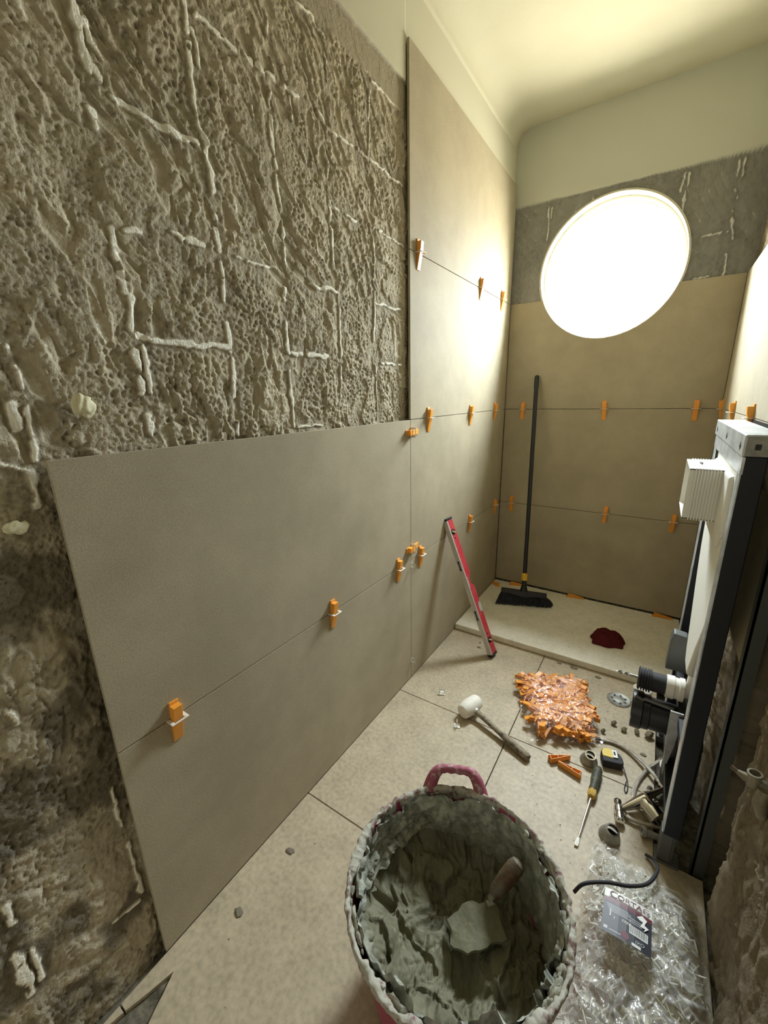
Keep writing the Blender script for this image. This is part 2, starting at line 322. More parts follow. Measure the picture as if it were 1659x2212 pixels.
LW = [(295,0,330,180,.008),(330,180,350,275,.007),(345,65,362,150,.006),(362,150,410,230,.004),(370,270,395,310,.006),(735,0,750,115,.006),(770,110,795,260,.0045),
 (750,165,790,500,.005),(790,500,815,545,.006),(450,380,550,440,.006),(550,440,785,570,.006),(785,55,940,190,.006),(978,212,1010,245,.006),(1030,255,1110,325,.006),
 (1110,325,1190,380,.005),(825,560,850,760,.006),(1080,460,1095,640,.006),(1095,640,1120,800,.005),(1125,810,1145,1050,.0045),(860,865,880,995,.006),
 (450,910,498,1165,.007),(510,910,560,925,.005),(690,925,810,980,.006),(885,1045,895,1200,.0045),(940,1025,1105,1065,.003),(1310,740,1330,1070,.004),(1320,820,1420,880,.004),
 (1430,590,1480,635,.004),(1480,635,1605,740,.004),(1310,505,1405,580,.0045),(1270,440,1290,470,.006),(1480,320,1605,450,.004),(1475,360,1470,640,.003),
 (1510,920,1610,980,.004),(1490,940,1495,1190,.0035),(1500,1205,1595,1235,.004),(1240,1130,1345,1165,.0045),(1350,1170,1360,1420,.0035),(1495,1200,1490,1360,.0035),
 (555,1335,620,1355,.007),(620,1355,730,1365,.006),(730,1365,905,1385,.006),(905,1290,920,1400,.006),(1140,1150,1135,1210,.005),(1145,1280,1155,1410,.005),
 (1165,1408,1205,1412,.006),(1230,1412,1305,1418,.006),(1520,1445,1600,1455,.004),(1500,1450,1505,1670,.003),(1360,1460,1360,1580,.0035),(1155,1480,1175,1700,.004),
 (930,1430,940,1580,.006),(950,1685,955,1735,.006),(540,1400,570,1560,.006),(570,1370,605,1560,.005),(595,1660,605,1720,.008),(1190,1700,1300,1690,.003),
 (45,1620,75,1700,.007),(30,1380,90,1560,.004),(90,1560,150,1830,.004),(515,1180,525,1310,.006),(370,430,385,500,.007),(1060,50,1065,120,.004),(1130,270,1140,340,.004),
 (1175,0,1250,70,.004),(1250,70,1300,150,.002),(1420,210,1475,300,.003),(1080,220,1095,290,.003),(1210,590,1225,640,.003),(1310,640,1312,700,.003),(1075,350,1085,420,.003),
 (1005,420,1012,480,.003),(1240,590,1250,660,.002),(1390,480,1400,530,.002),(1530,440,1535,500,.002),(1300,200,1305,330,.002),(1160,380,1165,480,.003)]
LW2 = [(120,130,135,190,.006),(135,190,150,250,.006),(30,1040,60,1090,.004),(430,1320,465,1470,.003),(490,1530,540,1720,.004),(430,1840,530,1750,.003),(60,1960,125,2100,.007),
 (120,1940,165,2040,.005),(20,1780,60,1850,.006),(0,80,130,130,.003)]
strokes_l = crop_strokes(LW, 1.8433, 0, 0, -.018)+crop_strokes(LW2, 1.753, 0, 950, -.018)
def axis(a, b, st): return np.linspace(a, b, int(abs(b-a)/st)+1)
yy = np.concatenate([axis(-3.6, -2.95, .02)[:-1], axis(-2.95, -1.14, .0026)[:-1], axis(-1.14, .02, .04)])
zz = np.concatenate([axis(-.04, 1.0, .0042)[:-1], axis(1.0, 2.30, .0025)[:-1], axis(2.30, 2.70, .03)])
U, V = np.meshgrid(yy, zz, indexing='ij')
h, tone = mortar_field(U, V, strokes_l, 0)
edge = 2.284+(fbm(U*14, V*0, 3, 90)-.5)*.006
pl = sstep(-.001, .001, V-edge)
band = sstep(2.20, 2.215, V+(fbm(U*5, V*5, 2, 91)-.5)*.03)       # smoother dark band along the top of the old tiling
h = h*(1-.8*band)+.004*band*(1-pl); tone = tone*(1-band)+.30*band
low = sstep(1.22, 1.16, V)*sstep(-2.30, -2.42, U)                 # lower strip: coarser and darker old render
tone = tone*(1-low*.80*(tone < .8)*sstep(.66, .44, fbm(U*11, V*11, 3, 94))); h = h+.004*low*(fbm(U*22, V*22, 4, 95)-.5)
h = h*(1-pl)+.0145*pl+pl*(fbm(U*30, V*30, 2, 97)-.5)*.0006
behind = ((U > YL-.004) & (V < 1.204)) | (U > YS-.004)
h = np.where(behind, np.minimum(h, .009), np.minimum(h, .022))
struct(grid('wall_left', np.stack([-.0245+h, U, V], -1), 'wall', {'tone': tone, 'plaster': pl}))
# right wall
yy = np.concatenate([axis(-3.6, -2.1, .02)[:-1], axis(-2.1, -1.40, .0045)[:-1], axis(-1.40, .02, .012)]); zz = np.concatenate([axis(-.06, 1.0, .006)[:-1], axis(1.0, 2.70, .012)])
U, V = np.meshgrid(yy, zz, indexing='ij')
rs = [(*AX(x0, y0, 1.085)[1:], *AX(x1, y1, 1.085)[1:], .002) for x0, y0, x1, y1 in ((1616,1850,1635,1905),(1650,1520,1618,1660),(1604,1690,1602,1717),(1592,1730,1575,1790),(1632,1925,1620,2000),(1570,1930,1578,1990),(1620,1450,1645,1500),(1659,1455,1640,1510))]
h, tone = mortar_field(U, V, rs, 300, 1.0, .3)
h = h*1.5
rec = sstep(-1.612, -1.604, U)*sstep(-1.455, -1.463, U)*sstep(.95, .9, V)
deep = sstep(-1.47, -1.44, U)
pl = sstep(-.001, .001, V-2.284); h = h*(1-pl)+.0145*pl
h = h-.09*rec-.012*deep*(1-pl)
struct(grid('wall_right', np.stack([1.100-h, U, V], -1), 'wall_right', {'tone': tone-.05, 'plaster': pl}))
# back wall with the round opening: rays from the circle out to the rectangle
nA, nR = 420, 110
x0, x1, z0, z1 = -.06, 1.16, 1.0, 2.70
th = np.linspace(0, 2*PI, nA, endpoint=False); c, s_ = np.cos(th), np.sin(th)
tx = np.where(c > 0, (x1-WC[0])/np.maximum(c, 1e-6), (x0-WC[0])/np.minimum(c, -1e-6)); tz = np.where(s_ > 0, (z1-WC[1])/np.maximum(s_, 1e-6), (z0-WC[1])/np.minimum(s_, -1e-6))
R1 = np.minimum(np.abs(tx), np.abs(tz)); t = np.linspace(0, 1, nR)[:, None]**1.1
RR = (WR+.003)*(1-t)+R1[None, :]*t; U = WC[0]+RR*c; V = WC[1]+RR*s_
bs = []
for (a0, b0, a1, b1) in ((1290,770,1272,850),(1308,770,1302,822),(1537,705,1522,780),(1560,700,1548,775),(1500,930,1508,1055),(1475,1120,1465,1220),(1370,1045,1478,1025),(1330,1235,1390,1228),(705,915,700,960),(690,915,682,1060),(1290,850,1283,960),(885,865,888,900),(1515,830,1528,870)):
    a = AY(850+a0/2.0507, b0/2.0507, .008); b = AY(850+a1/2.0507, b1/2.0507, .008); bs.append((a.x, a.z, b.x, b.z, .0045))
h, tone = mortar_field(U, V, bs, 500, .45, .4)
edge = 2.292-.012*U+(fbm(U*14, V*0, 3, 190)-.5)*.006; pl = sstep(-.001, .001, V-edge)
h = h*(1-pl)+.007*pl
P = np.stack([U, .014-h, V], -1)
wb = struct(grid('wall_back', P, 'wall_back', {'tone': tone, 'plaster': pl}, closed=True))
# lower part of the same wall behind the slabs
struct(MB().box(-.06, 1.16, .014, .05, -.05, 1.02).build('wall_back', 'screed'))
# front wall (behind the camera) with the doorway the light comes through
struct(MB().box(-.06, .12, -3.66, -3.56, -.05, 2.7).box(.95, 1.16, -3.66, -3.56, -.05, 2.7).box(.12, .95, -3.66, -3.56, 2.1, 2.7).build('wall_front', 'plaster'))
struct(MB().box(-.40, -.065, -3.9, .25, -.3, 2.9).build('wall_left', 'screed')); struct(MB().box(1.19, 1.5, -3.9, .25, -.3, 2.9).build('wall_right', 'screed'))
struct(MB().box(-.40, 1.5, -3.9, .25, 2.70, 2.9).build('ceiling', 'plaster')); struct(MB().box(-.40, 1.5, -3.9, .25, -.3, -.08).build('floor_slab', 'screed'))
struct(MB().box(-.40, 1.5, -4.1, -3.9, -.3, 2.9).build('wall_front', 'plaster'))
struct(MB().box(-.40, -.061, .02, .25, -.3, 2.9).box(1.161, 1.5, .02, .25, -.3, 2.9).box(-.061, 1.161, .052, .25, -.3, 1.5).box(-.061, 1.161, .052, .25, 2.34, 2.9).box(-.061, .14, .052, .25, 1.5, 2.34).box(.865, 1.161, .052, .25, 1.5, 2.34).build('wall_back', 'screed'))
# ceiling with a rounded cove along the left and back walls
r = .10; prof = [(-.03, H-r)]+[(-.012+r-r*math.cos(a), H-r+r*math.sin(a)) for a in np.linspace(0, PI/2, 10)]+[(.4, H), (.8, H), (1.16, H)]
cv = []
for (px, pz) in prof:
    row = []
    for y in list(np.linspace(-3.66, -.06, 8))+[0.0, .05]:
        row.append((px, y, pz-(.012 if y > -.01 and pz > H-.02 else 0)))
    cv.append(row)
struct(grid('ceiling', np.array(cv), 'plaster'))
# ------------------------------------------------------------------ round window
mb = MB(); mb.lathe([(WR+.003, .004), (WR+.001, .02), (WR, .16)], (WC[0], 0, WC[1]), (0, 1, 0), 96)
wn = struct(mb.build('window_1', 'plaster', smooth=True))
fr = MB().lathe([(WR+.002, .062), (WR-.010, .060), (WR-.012, .085), (WR+.002, .087)], (WC[0], 0, WC[1]), (0, 1, 0), 96).build('window_frame', 'white', wn, smooth=True)
MB().lathe([(0.0001, .075), (WR-.010, .075)], (WC[0], 0, WC[1]), (0, 1, 0), 96).build('window_pane', 'pane', wn)
MB().lathe([(WR+.012, .0125), (WR+.012, .004), (WR+.003, .003), (WR+.0015, .02)], (WC[0], 0, WC[1]), (0, 1, 0), 96).build('plaster_ring', 'plaster', wn, smooth=True)
# ------------------------------------------------------------------ floor
mb = MB()
def ftile(poly):
    mb.prism(poly, lambda a, b: (a, b, -.010), lambda a, b: (a, b, 0.))
g = .0017
ftile([(0, -1.302+g), (.496-g, -1.302+g), (.496-g, -.20), (0, -.20)]); ftile([(.496+g, -1.302+g), (.977, -1.302+g), (.977, -.20), (.496+g, -.20)])
ftile([(0, -1.902+g), (.496-g, -1.902+g), (.496-g, -1.302-g), (0, -1.302-g)])
ftile([(.496+g, -1.902+g), (1.093, -1.902+g), (1.093, -1.516), (.979, -1.516), (.977, -1.302-g), (.496+g, -1.302-g)])
ftile([(0, -2.502+g), (.020, -2.502+g), (.034, -2.455), (.047, -2.406), (.063, -2.440), (.070, -2.458), (.090, -2.502+g), (1.093, -2.502+g), (1.093, -1.902-g), (0, -1.902-g)])
ftile([(.100, -3.6), (1.093, -3.6), (1.093, -2.502-g), (.092, -2.502-g), (.075, -2.62)]); ftile([(0, -2.56), (.005, -2.56), (.019, -2.502-g), (0, -2.502-g)])
struct(mb.build('floor', 'floor', bevel=.0006, seg=1))
xs = axis(-.05, 1.18, .012); ys = axis(-3.66, .02, .012); U, V = np.meshgrid(xs, ys, indexing='ij')
hz = (fbm(U*30, V*30, 4, 600)-.5)*.016
pit = sstep(.975, .985, U)*sstep(-1.53, -1.51, V)
struct(grid('floor_screed', np.stack([U, V, -.0115+hz*(.35+.65*pit)-.024*pit], -1), 'screed'))
# ------------------------------------------------------------------ wall slabs
def slab(label, plane, a0, a1, b0, b1, poly=None):
    m_ = MB(); poly = poly or [(a0+G, b0+G), (a1-G, b0+G), (a1-G, b1-G), (a0+G, b1-G)]
    if plane == 'left': m_.prism(poly, lambda a, b: (0, a, b), lambda a, b: (-TH, a, b))
    if plane == 'right': m_.prism(poly, lambda a, b: (W, a, b), lambda a, b: (W+TH, a, b))
    if plane == 'back': m_.prism(poly, lambda a, b: (a, 0, b), lambda a, b: (a, TH, b))
    return tag(m_.build('wall_tile', 'tile', bevel=.0005, seg=1), label, 'wall tile', 'large porcelain wall tiles')
slab('large beige-grey porcelain wall tile at bottom left, resting on the floor below the long joint', 'left', YL, YS, .001, .6)
slab('large beige-grey porcelain wall tile above it at left, its top edge against the rough mortar', 'left', YL, YS, .6, 1.2)
slab('left wall tile behind the red level and beside the shower tray, lowest of its column', 'left', YS, -.002, .001, .6)
slab('left wall tile just above the red level top, second up in the corner column', 'left', YS, -.002, .6, 1.2)
slab('brightly lit left wall tile level with the round window, third up in the corner column', 'left', YS, -.002, 1.2, 1.8)
slab('topmost left wall tile reaching up onto the cream plaster, free left edge', 'left', YS, -.002, 1.8, 2.4)
slab('back wall tile behind the broom head, lowest row above the shower tray', 'back', .002, W, .042, .6)
slab('back wall tile crossed by the middle of the broom handle, second row', 'back', .002, W, .6, 1.2)
arc = []
a0 = math.asin((1.8-G-WC[1])/(WR+.004))
for k in range(49):
    a = (PI-a0)+(2*PI+a0-(PI-a0))*k/48; arc.append((WC[0]+(WR+.004)*math.cos(a), WC[1]+(WR+.004)*math.sin(a)))
slab('back wall tile cut in an arc around the lower half of the round window', 'back', 0, 0, 0, 0, [(.002, 1.2+G), (W-G, 1.2+G), (W-G, 1.8-G)]+arc[::-1]+[(.002, 1.8-G)])
slab('right wall tile in shade behind the toilet cistern frame', 'right', -1.462, -.002, .63, 1.2)
slab('lit right wall tile above the toilet cistern frame', 'right', -1.2, -.002, 1.2, 1.8)
# trim: board edge standing beside the frame
tag(MB().box(1.068, 1.096, -1.505, -1.497, -.03, 1.30).box(1.068, 1.072, -1.505, -1.47, -.03, 1.30).build('metal_stud', mat('dull_sheet', (.085, .09, .08), .5, .3)),
    'dull grey vertical metal strip between the cistern frame and the brown wall', 'metal stud')
# ------------------------------------------------------------------ shower tray
mb = MB(); mb.box(.003, 1.07, -.700, -.004, .001, .034)
tray = tag(mb.build('shower_tray', 'tray', bevel=.004, seg=3), 'low white shower tray dusted with mortar in the back corner', 'shower tray')
# ------------------------------------------------------------------ levelling wedges and clips
def wedge_mesh(name='wedge', L=.094, parent=None):
    # local: z along the wedge (thick end up), y away from the wall, x across
    hw = .0105; s0, s1 = .036, .036-L
    m_ = MB()
    prof = [(0, s0+.008), (.0045, s0+.008), (.0045, s0), (.0195, s0), (.0175, s0-.022), (.003, s1), (0, s1)]
    n = len(prof); rim = .0018
    # solid web in the middle, raised rims on both sides: an open ribbed wedge
    m_.prism(prof, lambda a, b: (-hw, a, b), lambda a, b: (hw, a, b))
    return m_.build(name, 'orange', parent, bevel=.0008, seg=2)
def ribbed_wedge(name='wedge'):
    """wedge lying on its side so that its open compartments show; long axis x, up z"""
    m_ = MB(); L = .094; hw = .0105
    def th(x): return .003+(.0195-.003)*x/L
    m_.prism([(0, 0), (L, 0), (L, th(L)), (0, .003)], lambda a, b: (a, b, 0), lambda a, b: (a, b, .002))
    m_.box(0, L+.006, -.0, .0022, 0, 2*hw)
    m_.prism([(0, .001), (L, th(L)-.002), (L, th(L)), (0, .003)], lambda a, b: (a, b, 0), lambda a, b: (a, b, 2*hw))
    for x in (.0, .03, .058, L-.002): m_.box(x, x+.002, .001, th(x)-.0005, 0, 2*hw)
    return m_.build(name, 'orange', None, bevel=.0004, seg=1)
def clip_ring(mb_, w=.040, d=.0240, t=.0022, y0=-.006):
    xi, xo = .0118, w/2; yi = .0205; yo = d+.001
    mb_.box(-xo, -xi, y0, yo, -t/2, t/2); mb_.box(xi, xo, y0, yo, -t/2, t/2); mb_.box(-xi, xi, yi, yo, -t/2, t/2)
    return mb_
lev0 = empty('tile_leveler')
wedge_mesh('wedge', parent=lev0)
clip_ring(MB()).build('clip', 'clip', lev0, bevel=.0008, seg=2)['label'] = 'white plastic clip'
_used = [False]
def leveler(loc, side, label, roll=0., group='orange wedges clamped in white clips over the wall joints', slide=0., tip=0.):
    e = lev0 if not _used[0] else copy_tree(lev0); _used[0] = True
    base = {'left': Matrix.Rotation(-PI/2, 4, 'Z'), 'back': Matrix.Rotation(PI, 4, 'Z'), 'right': Matrix.Rotation(PI/2, 4, 'Z')}[side]
    M4 = Matrix.Translation(loc) @ base @ Matrix.Rotation(roll, 4, 'Y')
    e.rotation_mode = 'XYZ'; e.location = M4.to_translation(); e.rotation_euler = M4.to_euler()
    for ch in e.children:
        if ch.name.startswith('wedge'): ch.location = (0, 0, slide); ch.rotation_euler = (0, tip, 0)
    tag(e, label, 'tile leveling wedge', group); return e
LEFT = [((385, 1555), 'large near orange wedge and white clip alone on the lower left joint', 1.),
        ((724, 1322), 'orange wedge and clip on the lower left joint, halfway along the big tiles', 1.),
        ((865, 1222), 'orange wedge and clip just left of the vertical joint on the lower joint', 1.),
        ((912, 1193), 'orange wedge and clip just right of the vertical joint on the lower joint', 1.),
        ((1018, 1120), 'orange wedge and clip on the lower left wall joint, right of the red level', 1.),
        ((1072, 1083), 'orange wedge and clip on the lower left wall joint, tight in the back corner', 1.),
        ((930, 900), 'orange wedge and clip on the middle left wall joint, nearest the vertical joint', 1.),
        ((1020, 888), 'orange wedge and clip at the centre of the middle joint, corner column', 1.),
        ((1072, 884), 'orange wedge and clip on the middle left wall joint, closest to the back corner', 1.),
        ((909, 545), 'upper left wall joint wedge nearest the rough mortar', 1.),
        ((1043, 622), 'upper left wall joint wedge, second of three towards the corner', 1.),
        ((1088, 647), 'upper left wall joint wedge closest to the back corner', 1.)]
for (uv, lab, _s) in LEFT:
    p = AX(*uv, 0); z = min((.6, 1.2, 1.8), key=lambda q: abs(q-p.z))
    # slide along the joint so the clip sits where it is seen
    p2 = AX(*uv, .012); leveler((0, p2.y, z), 'left', lab, slide=random.uniform(-.004, .004), tip=random.uniform(-.04, .04))
p = AX(887, 935, .012); leveler((0, YS, p.z), 'left', 'orange wedge lying sideways in a white clip at the top of the vertical joint', roll=PI/2, slide=-.004)
p = AX(893, 1185, .012); leveler((0, YS, p.z), 'left', 'orange wedge lying sideways in a white clip just above the lower joint crossing', roll=PI/2, slide=-.004)
BACK = [((1129, 884), 'back wall wedge on the upper joint, left of the broom handle'), ((1305, 884), 'back wall wedge on the upper joint, below the centre of the round window'),
        ((1503, 886), 'back wall wedge on the upper joint, towards the right corner'), ((1104, 1087), 'back wall wedge on the lower joint, left of the broom handle'),
        ((1307, 1112), 'back wall wedge at the centre of the lower joint'), ((1454, 1130), 'back wall wedge on the lower joint, beside the cistern frame')]
for uv, lab in BACK:
    p2 = AY(*uv, -.012); z = min((.6, 1.2), key=lambda q: abs(q-p2.z)); leveler((p2.x, 0, z), 'back', lab, slide=random.uniform(-.004, .004), tip=random.uniform(-.06, .06))
RIGHT = [((1554, 885), 'right wall wedge tight in the far right corner'), ((1578, 890), 'right wall wedge above the far end of the cistern frame'), ((1615, 905), 'nearest right wall wedge, just above the cistern frame top')]
for uv, lab in RIGHT:
    p2 = AX(*uv, W-.012); leveler((W, p2.y, 1.2), 'right', lab, slide=random.uniform(-.002, .004))
# empty white clips standing out of the vertical joint
def ring_clip(name='tile_clip'):
    m_ = MB(); m_.box(-.0115, -.0085, 0, .024, -.0011, .0011).box(.0085, .0115, 0, .024, -.0011, .0011).box(-.0115, .0115, .0, .004, -.0011, .0011).box(-.0115, .0115, .020, .024, -.0011, .0011)
    return m_
ec = ring_clip().build('tile_clip', 'clip', bevel=.0005, seg=1)
for k, (u, v, lab) in enumerate(((891, 1222, 'empty white clip in the vertical joint just below the lower joint'), (894, 1425, 'empty white clip in the vertical joint near the floor'))):
    o = ec if k == 0 else ec.copy()
    if k: C.objects.link(o)
    p = AX(u, v, .01); o.location = (-.004, YS, p.z); o.rotation_euler = Euler((0, 0, -PI/2)); o.rotation_euler = (Matrix.Rotation(-PI/2, 4, 'Z') @ Matrix.Rotation(PI/2, 4, 'Y')).to_euler()
    tag(o, lab, 'tile clip', 'empty white clips on the vertical joint')
# wedges holding the back tile off the tray
TW = [((1068, 1260), 2.5, 'flat orange wedge under the tiles in the corner of the shower tray'), ((1118, 1263), .35, 'flat orange wedge under the back tile behind the broom neck'),
      ((1243, 1290), .15, 'flat orange wedge under the back tile to the right of the broom'), ((1432, 1333), .12, 'flat orange wedge under the back tile beside the cistern frame')]
wm = wedge_mesh('tile_wedge')
wm.data = wm.data.copy(); wm.data.transform(Matrix.Rotation(PI/2, 4, 'Y') @ Matrix.Translation((0, 0, .01)))    # long axis -> +x (thick end)
wm.data.transform(Matrix.Rotation(PI/2, 4, 'X'))
base_wedge = wm.data
for k, (uv, rz, lab) in enumerate(TW):
    o = wm if k == 0 else wm.copy()
    if k: C.objects.link(o)
    p = AZ(*uv, .038); o.location = (p.x, min(p.y, -.010), .0350); o.rotation_euler = (0, 0, rz+PI)
    tag(o, lab, 'tile leveling wedge', 'flat orange wedges on the shower tray')
# ------------------------------------------------------------------ broom
hb0 = AZ(1083, 1272, .125); hb1 = AZ(1181, 1286, .125); hb0.z = hb1.z = .122; bc = (hb0+hb1)/2; ux = (hb1-hb0).normalized(); Lb = (hb1-hb0).length
b0 = AZ(1069, 1305, .036); b1 = AZ(1191, 1314, .036)
broom = empty('broom', (0, 0, 0), None, 'black push broom with a yellow collar leaning on the back wall', 'broom')
top = AY(1160, 812, -.016); neck = bc+Vector((0, 0, .012)); ax = (top-neck).normalized()
sk = neck+ax*.035; cl = neck+ax*.085
nrm = ux.cross(ax).normalized()
MB().tube([cl-ax*.01, top-ax*.07], .0118, 20).build('handle', 'black', broom, smooth=True)['label'] = 'long black broom handle'
MB().tube([top-ax*.075, top-ax*.07, top-ax*.012, top, top+ax*.004], [.012, .0135, .0130, .011, .004], 18).build('grip_end', 'black', broom, smooth=True)
g0 = MB(); g0.lathe([(.014, -.022), (.017, -.020), (.0175, .012), (.0165, .016), (.015, .022), (.012, .024)], cl, ax, 10, True); g0.build('collar', 'yellow', broom, bevel=.001)['label'] = 'yellow collar'
MB().tube([neck-ax*.004, neck+ax*.02, sk, cl-ax*.02], [.024, .018, .014, .014], 18).build('socket', 'black', broom, smooth=True)
m_ = MB(); m_.T = frame_matrix(bc, ux, nrm); up_l = .5
m_.prism([(-Lb/2, -.012), (Lb/2, -.012), (Lb/2, .012), (.05, .018), (.02, .026), (-.02, .026), (-.05, .018), (-Lb/2, .012)], lambda a, b: (a, -.017, b), lambda a, b: (a, .017, b))
m_.T = m_.T
m_.build('head', 'black', broom, bevel=.003)
# bristles: many thin tapered tufts fanning forward to the tray
m_ = MB(); nb = 58
for i in range(nb):
    for j in range(4):
        t = (i+.5)/nb; tj = (j-1.5)/3
        a = hb0.lerp(hb1, t)+nrm*(tj*.026)+Vector((0, 0, -.010))
        mid_ = b0.lerp(b1, t); e = mid_+Vector((random.uniform(-.004, .004), tj*.05+random.uniform(-.005, .005)+.03, random.uniform(0, .006)))
        q = a.lerp(e, .5)+Vector((0, 0, .006))
        m_.tube([a, q, e], [.0022, .0030, .0034+random.uniform(-.0006, .0006)], 5)
m_.build('bristles', 'bristle', broom)['kind'] = 'stuff'
# ------------------------------------------------------------------ spirit level
A1 = AX(962, 1127, .010); A0 = Vector((.284, -.865, 0)); A1 = Vector((.012, -.862, .690)); d = (A1-A0).normalized(); Ll = (A1-A0).length
u_ = Vector((d.z, 0, -d.x)); v_ = Vector((0, -1, 0)); tt = math.radians(9)
nr = (u_*math.cos(tt)+v_*math.sin(tt)).normalized(); ns = (-u_*math.sin(tt)+v_*math.cos(tt)).normalized()
# local frame: X = -ns (silver edge faces -X), Y = along, Z = red face normal
M4 = frame_matrix(A0+nr*-.004+Vector((0, 0, .012)), -ns, d); R3 = M4
if (M4.to_3x3() @ Vector((0, 0, 1))).dot(nr) < 0: M4 = M4 @ Matrix.Diagonal((1, 1, -1, 1))
lvl = empty('spirit_level', (0, 0, 0), None, 'red spirit level with a silver edge leaning against the left wall tiles', 'spirit level')
wd, hh = .050, .024
def lm(): q = MB(); q.T = M4; return q
q = lm(); n0, n1 = Ll*.505, Ll*.585
q.prism([(.002, .012), (wd, .012), (wd, n0), (wd-.014, n0+.006), (wd-.020, n0+.020), (wd-.020, n1-.020), (wd-.014, n1-.006), (wd, n1), (wd, Ll-.012), (.002, Ll-.012)], lambda a, b: (a, b, -hh+.004), lambda a, b: (a, b, 0))
q.build('body', 'red', lvl, bevel=.0012)
q = lm(); q.box(0, .003, .012, Ll-.012, -hh, .001); q.box(0, .008, .012, Ll-.012, -.0005, .0008); q.build('silver_rail', 'alu', lvl)['label'] = 'silver measuring edge'
for a, b in ((0, .012), (Ll-.012, Ll)): q = lm(); q.box(-.001, wd+.001, a, b, -hh-.001, .0015); q.build('end_cap', 'black', lvl, bevel=.002)
for c_ in (Ll-.075, .085):
    q = lm(); q.T = M4 @ Matrix.Translation((wd*.5, c_, 0)); q.lathe([(.0155, -.001), (.0155, .0016), (.012, .0016), (.012, -.0005)], (0, 0, 0), (0, 0, 1), 24); q.lathe([(.0001, .0003), (.012, .0003)], (0, 0, 0), (0, 0, 1), 24)
    v0 = q.build('vial_window', 'rubber', lvl, smooth=True); q = MB(); q.T = M4 @ Matrix.Translation((wd*.5, c_, .003)); q.tube([(-.009, .006, 0), (.009, -.006, 0)], .0042, 12); q.build('vial', 'vial', v0, smooth=True)
    q = MB(); q.T = M4 @ Matrix.Translation((wd*.5, c_+(-.032 if c_ > .3 else .034), .0008)); q.lathe([(.0001, 0), (.0042, 0), (.0045, -.001)], (0, 0, 0), (0, 0, 1), 16); q.build('hole', 'rubber', lvl)
for c_ in (Ll*.665, Ll*.305):
    q = MB(); q.T = M4 @ Matrix.Translation((-.0004, c_, -hh*.5)); q.box(-.0008, 0, -.020, .020, -.0035, .0035)
    for s in (-1, 1): q.lathe([(.0001, 0), (.0058, 0), (.006, .0012)], (0, s*.020, 0), (-1, 0, 0), 14)
    q.build('base_slot', 'black', lvl)
q = MB(); q.T = M4 @ Matrix.Translation((wd-.024, (n0+n1)/2, -.010)); q.tube([(0.006, -.018, 0), (0.006, .018, 0)], .0055, 14); q.build('centre_vial', 'vial', lvl, smooth=True)
text('lettering', 'Cometa', .017, 'paper', lvl, M4 @ Matrix.Translation((.006, n1-.004, .0006)) @ Matrix.Rotation(-PI/2, 4, 'Z'))
q = lm(); q.box(wd-.022, wd+.0006, Ll*.315, Ll*.385, -.004, .0006); q.build('mortar_smear', 'mortardry', lvl)['label'] = 'dried mortar smear'
# ------------------------------------------------------------------ dark red rag: crumpled cloth
n = 90; s1_, s2_ = np.meshgrid(np.linspace(-1, 1, n), np.linspace(-1, 1, n), indexing='ij')
rr = np.hypot(s1_, s2_); rc = AZ(1311, 1386, .034); an = np.arctan2(s2_, s1_)
env = np.clip(1-np.maximum(np.abs(s1_), np.abs(s2_))**3, 0, 1)
sq = np.maximum(np.abs(s1_), np.abs(s2_))/np.maximum(rr, 1e-6)
rad = (.45+.55*sq)*(1+.05*np.sin(an*3+1)+.05*np.sin(an*7))
fold = np.abs(fbm(s1_*2.2+3, s2_*3.4+s1_, 3, 700)-.5)*2; hz = (.010+.040*env+.055*(.75-fold)*env**.5)*env**.30+.006*fbm(s1_*7, s2_*7, 2, 703)*env
ca, sa = math.cos(.15), math.sin(.15); X_ = s1_*rad*.078; Y_ = s2_*rad*.060
tag(grid('rag', np.stack([rc.x+X_*ca-Y_*sa, rc.y+X_*sa+Y_*ca+.02*0, .036+np.maximum(hz, 0)*.72], -1), 'rag'), 'crumpled dark red cloth rag on the white shower tray', 'rag')
# ------------------------------------------------------------------ mallet
h0 = AZ(997.6, 1539.7, .034); h1 = AZ(1033, 1513, .034); hd = (h1-h0); hd.z = 0; hd.normalize(); hc = (h0+h1)/2
mal = empty('mallet', (0, 0, 0), None, 'white rubber mallet with a mortar-stained wooden handle lying on the floor', 'mallet')
MB().lathe([(.0001, -.049), (.026, -.049), (.029, -.045), (.0325, -.02), (.034, 0), (.0325, .02), (.029, .045), (.026, .049), (.0001, .049)], Vector((hc.x, hc.y, .0345)), hd, 40).build('head', 'mallet', mal, smooth=True)['label'] = 'white rubber head'
e1 = AZ(1142, 1638, .013); s0_ = Vector((hc.x, hc.y, .036)); hv = (e1-s0_).normalized()
MB().tube([s0_+hv*.02, s0_+hv*.08, s0_.lerp(e1, .55), s0_.lerp(e1, .62), s0_.lerp(e1, .85), e1-hv*.006, e1], [.011, .0105, .0105, .0135, .014, .0145, .012], 18).build('handle', 'dirtywood', mal, smooth=True)
MB().lathe([(.014, .030), (.014, .040)], s0_, hv, 18, True).build('ferrule', 'alu', mal, smooth=True)
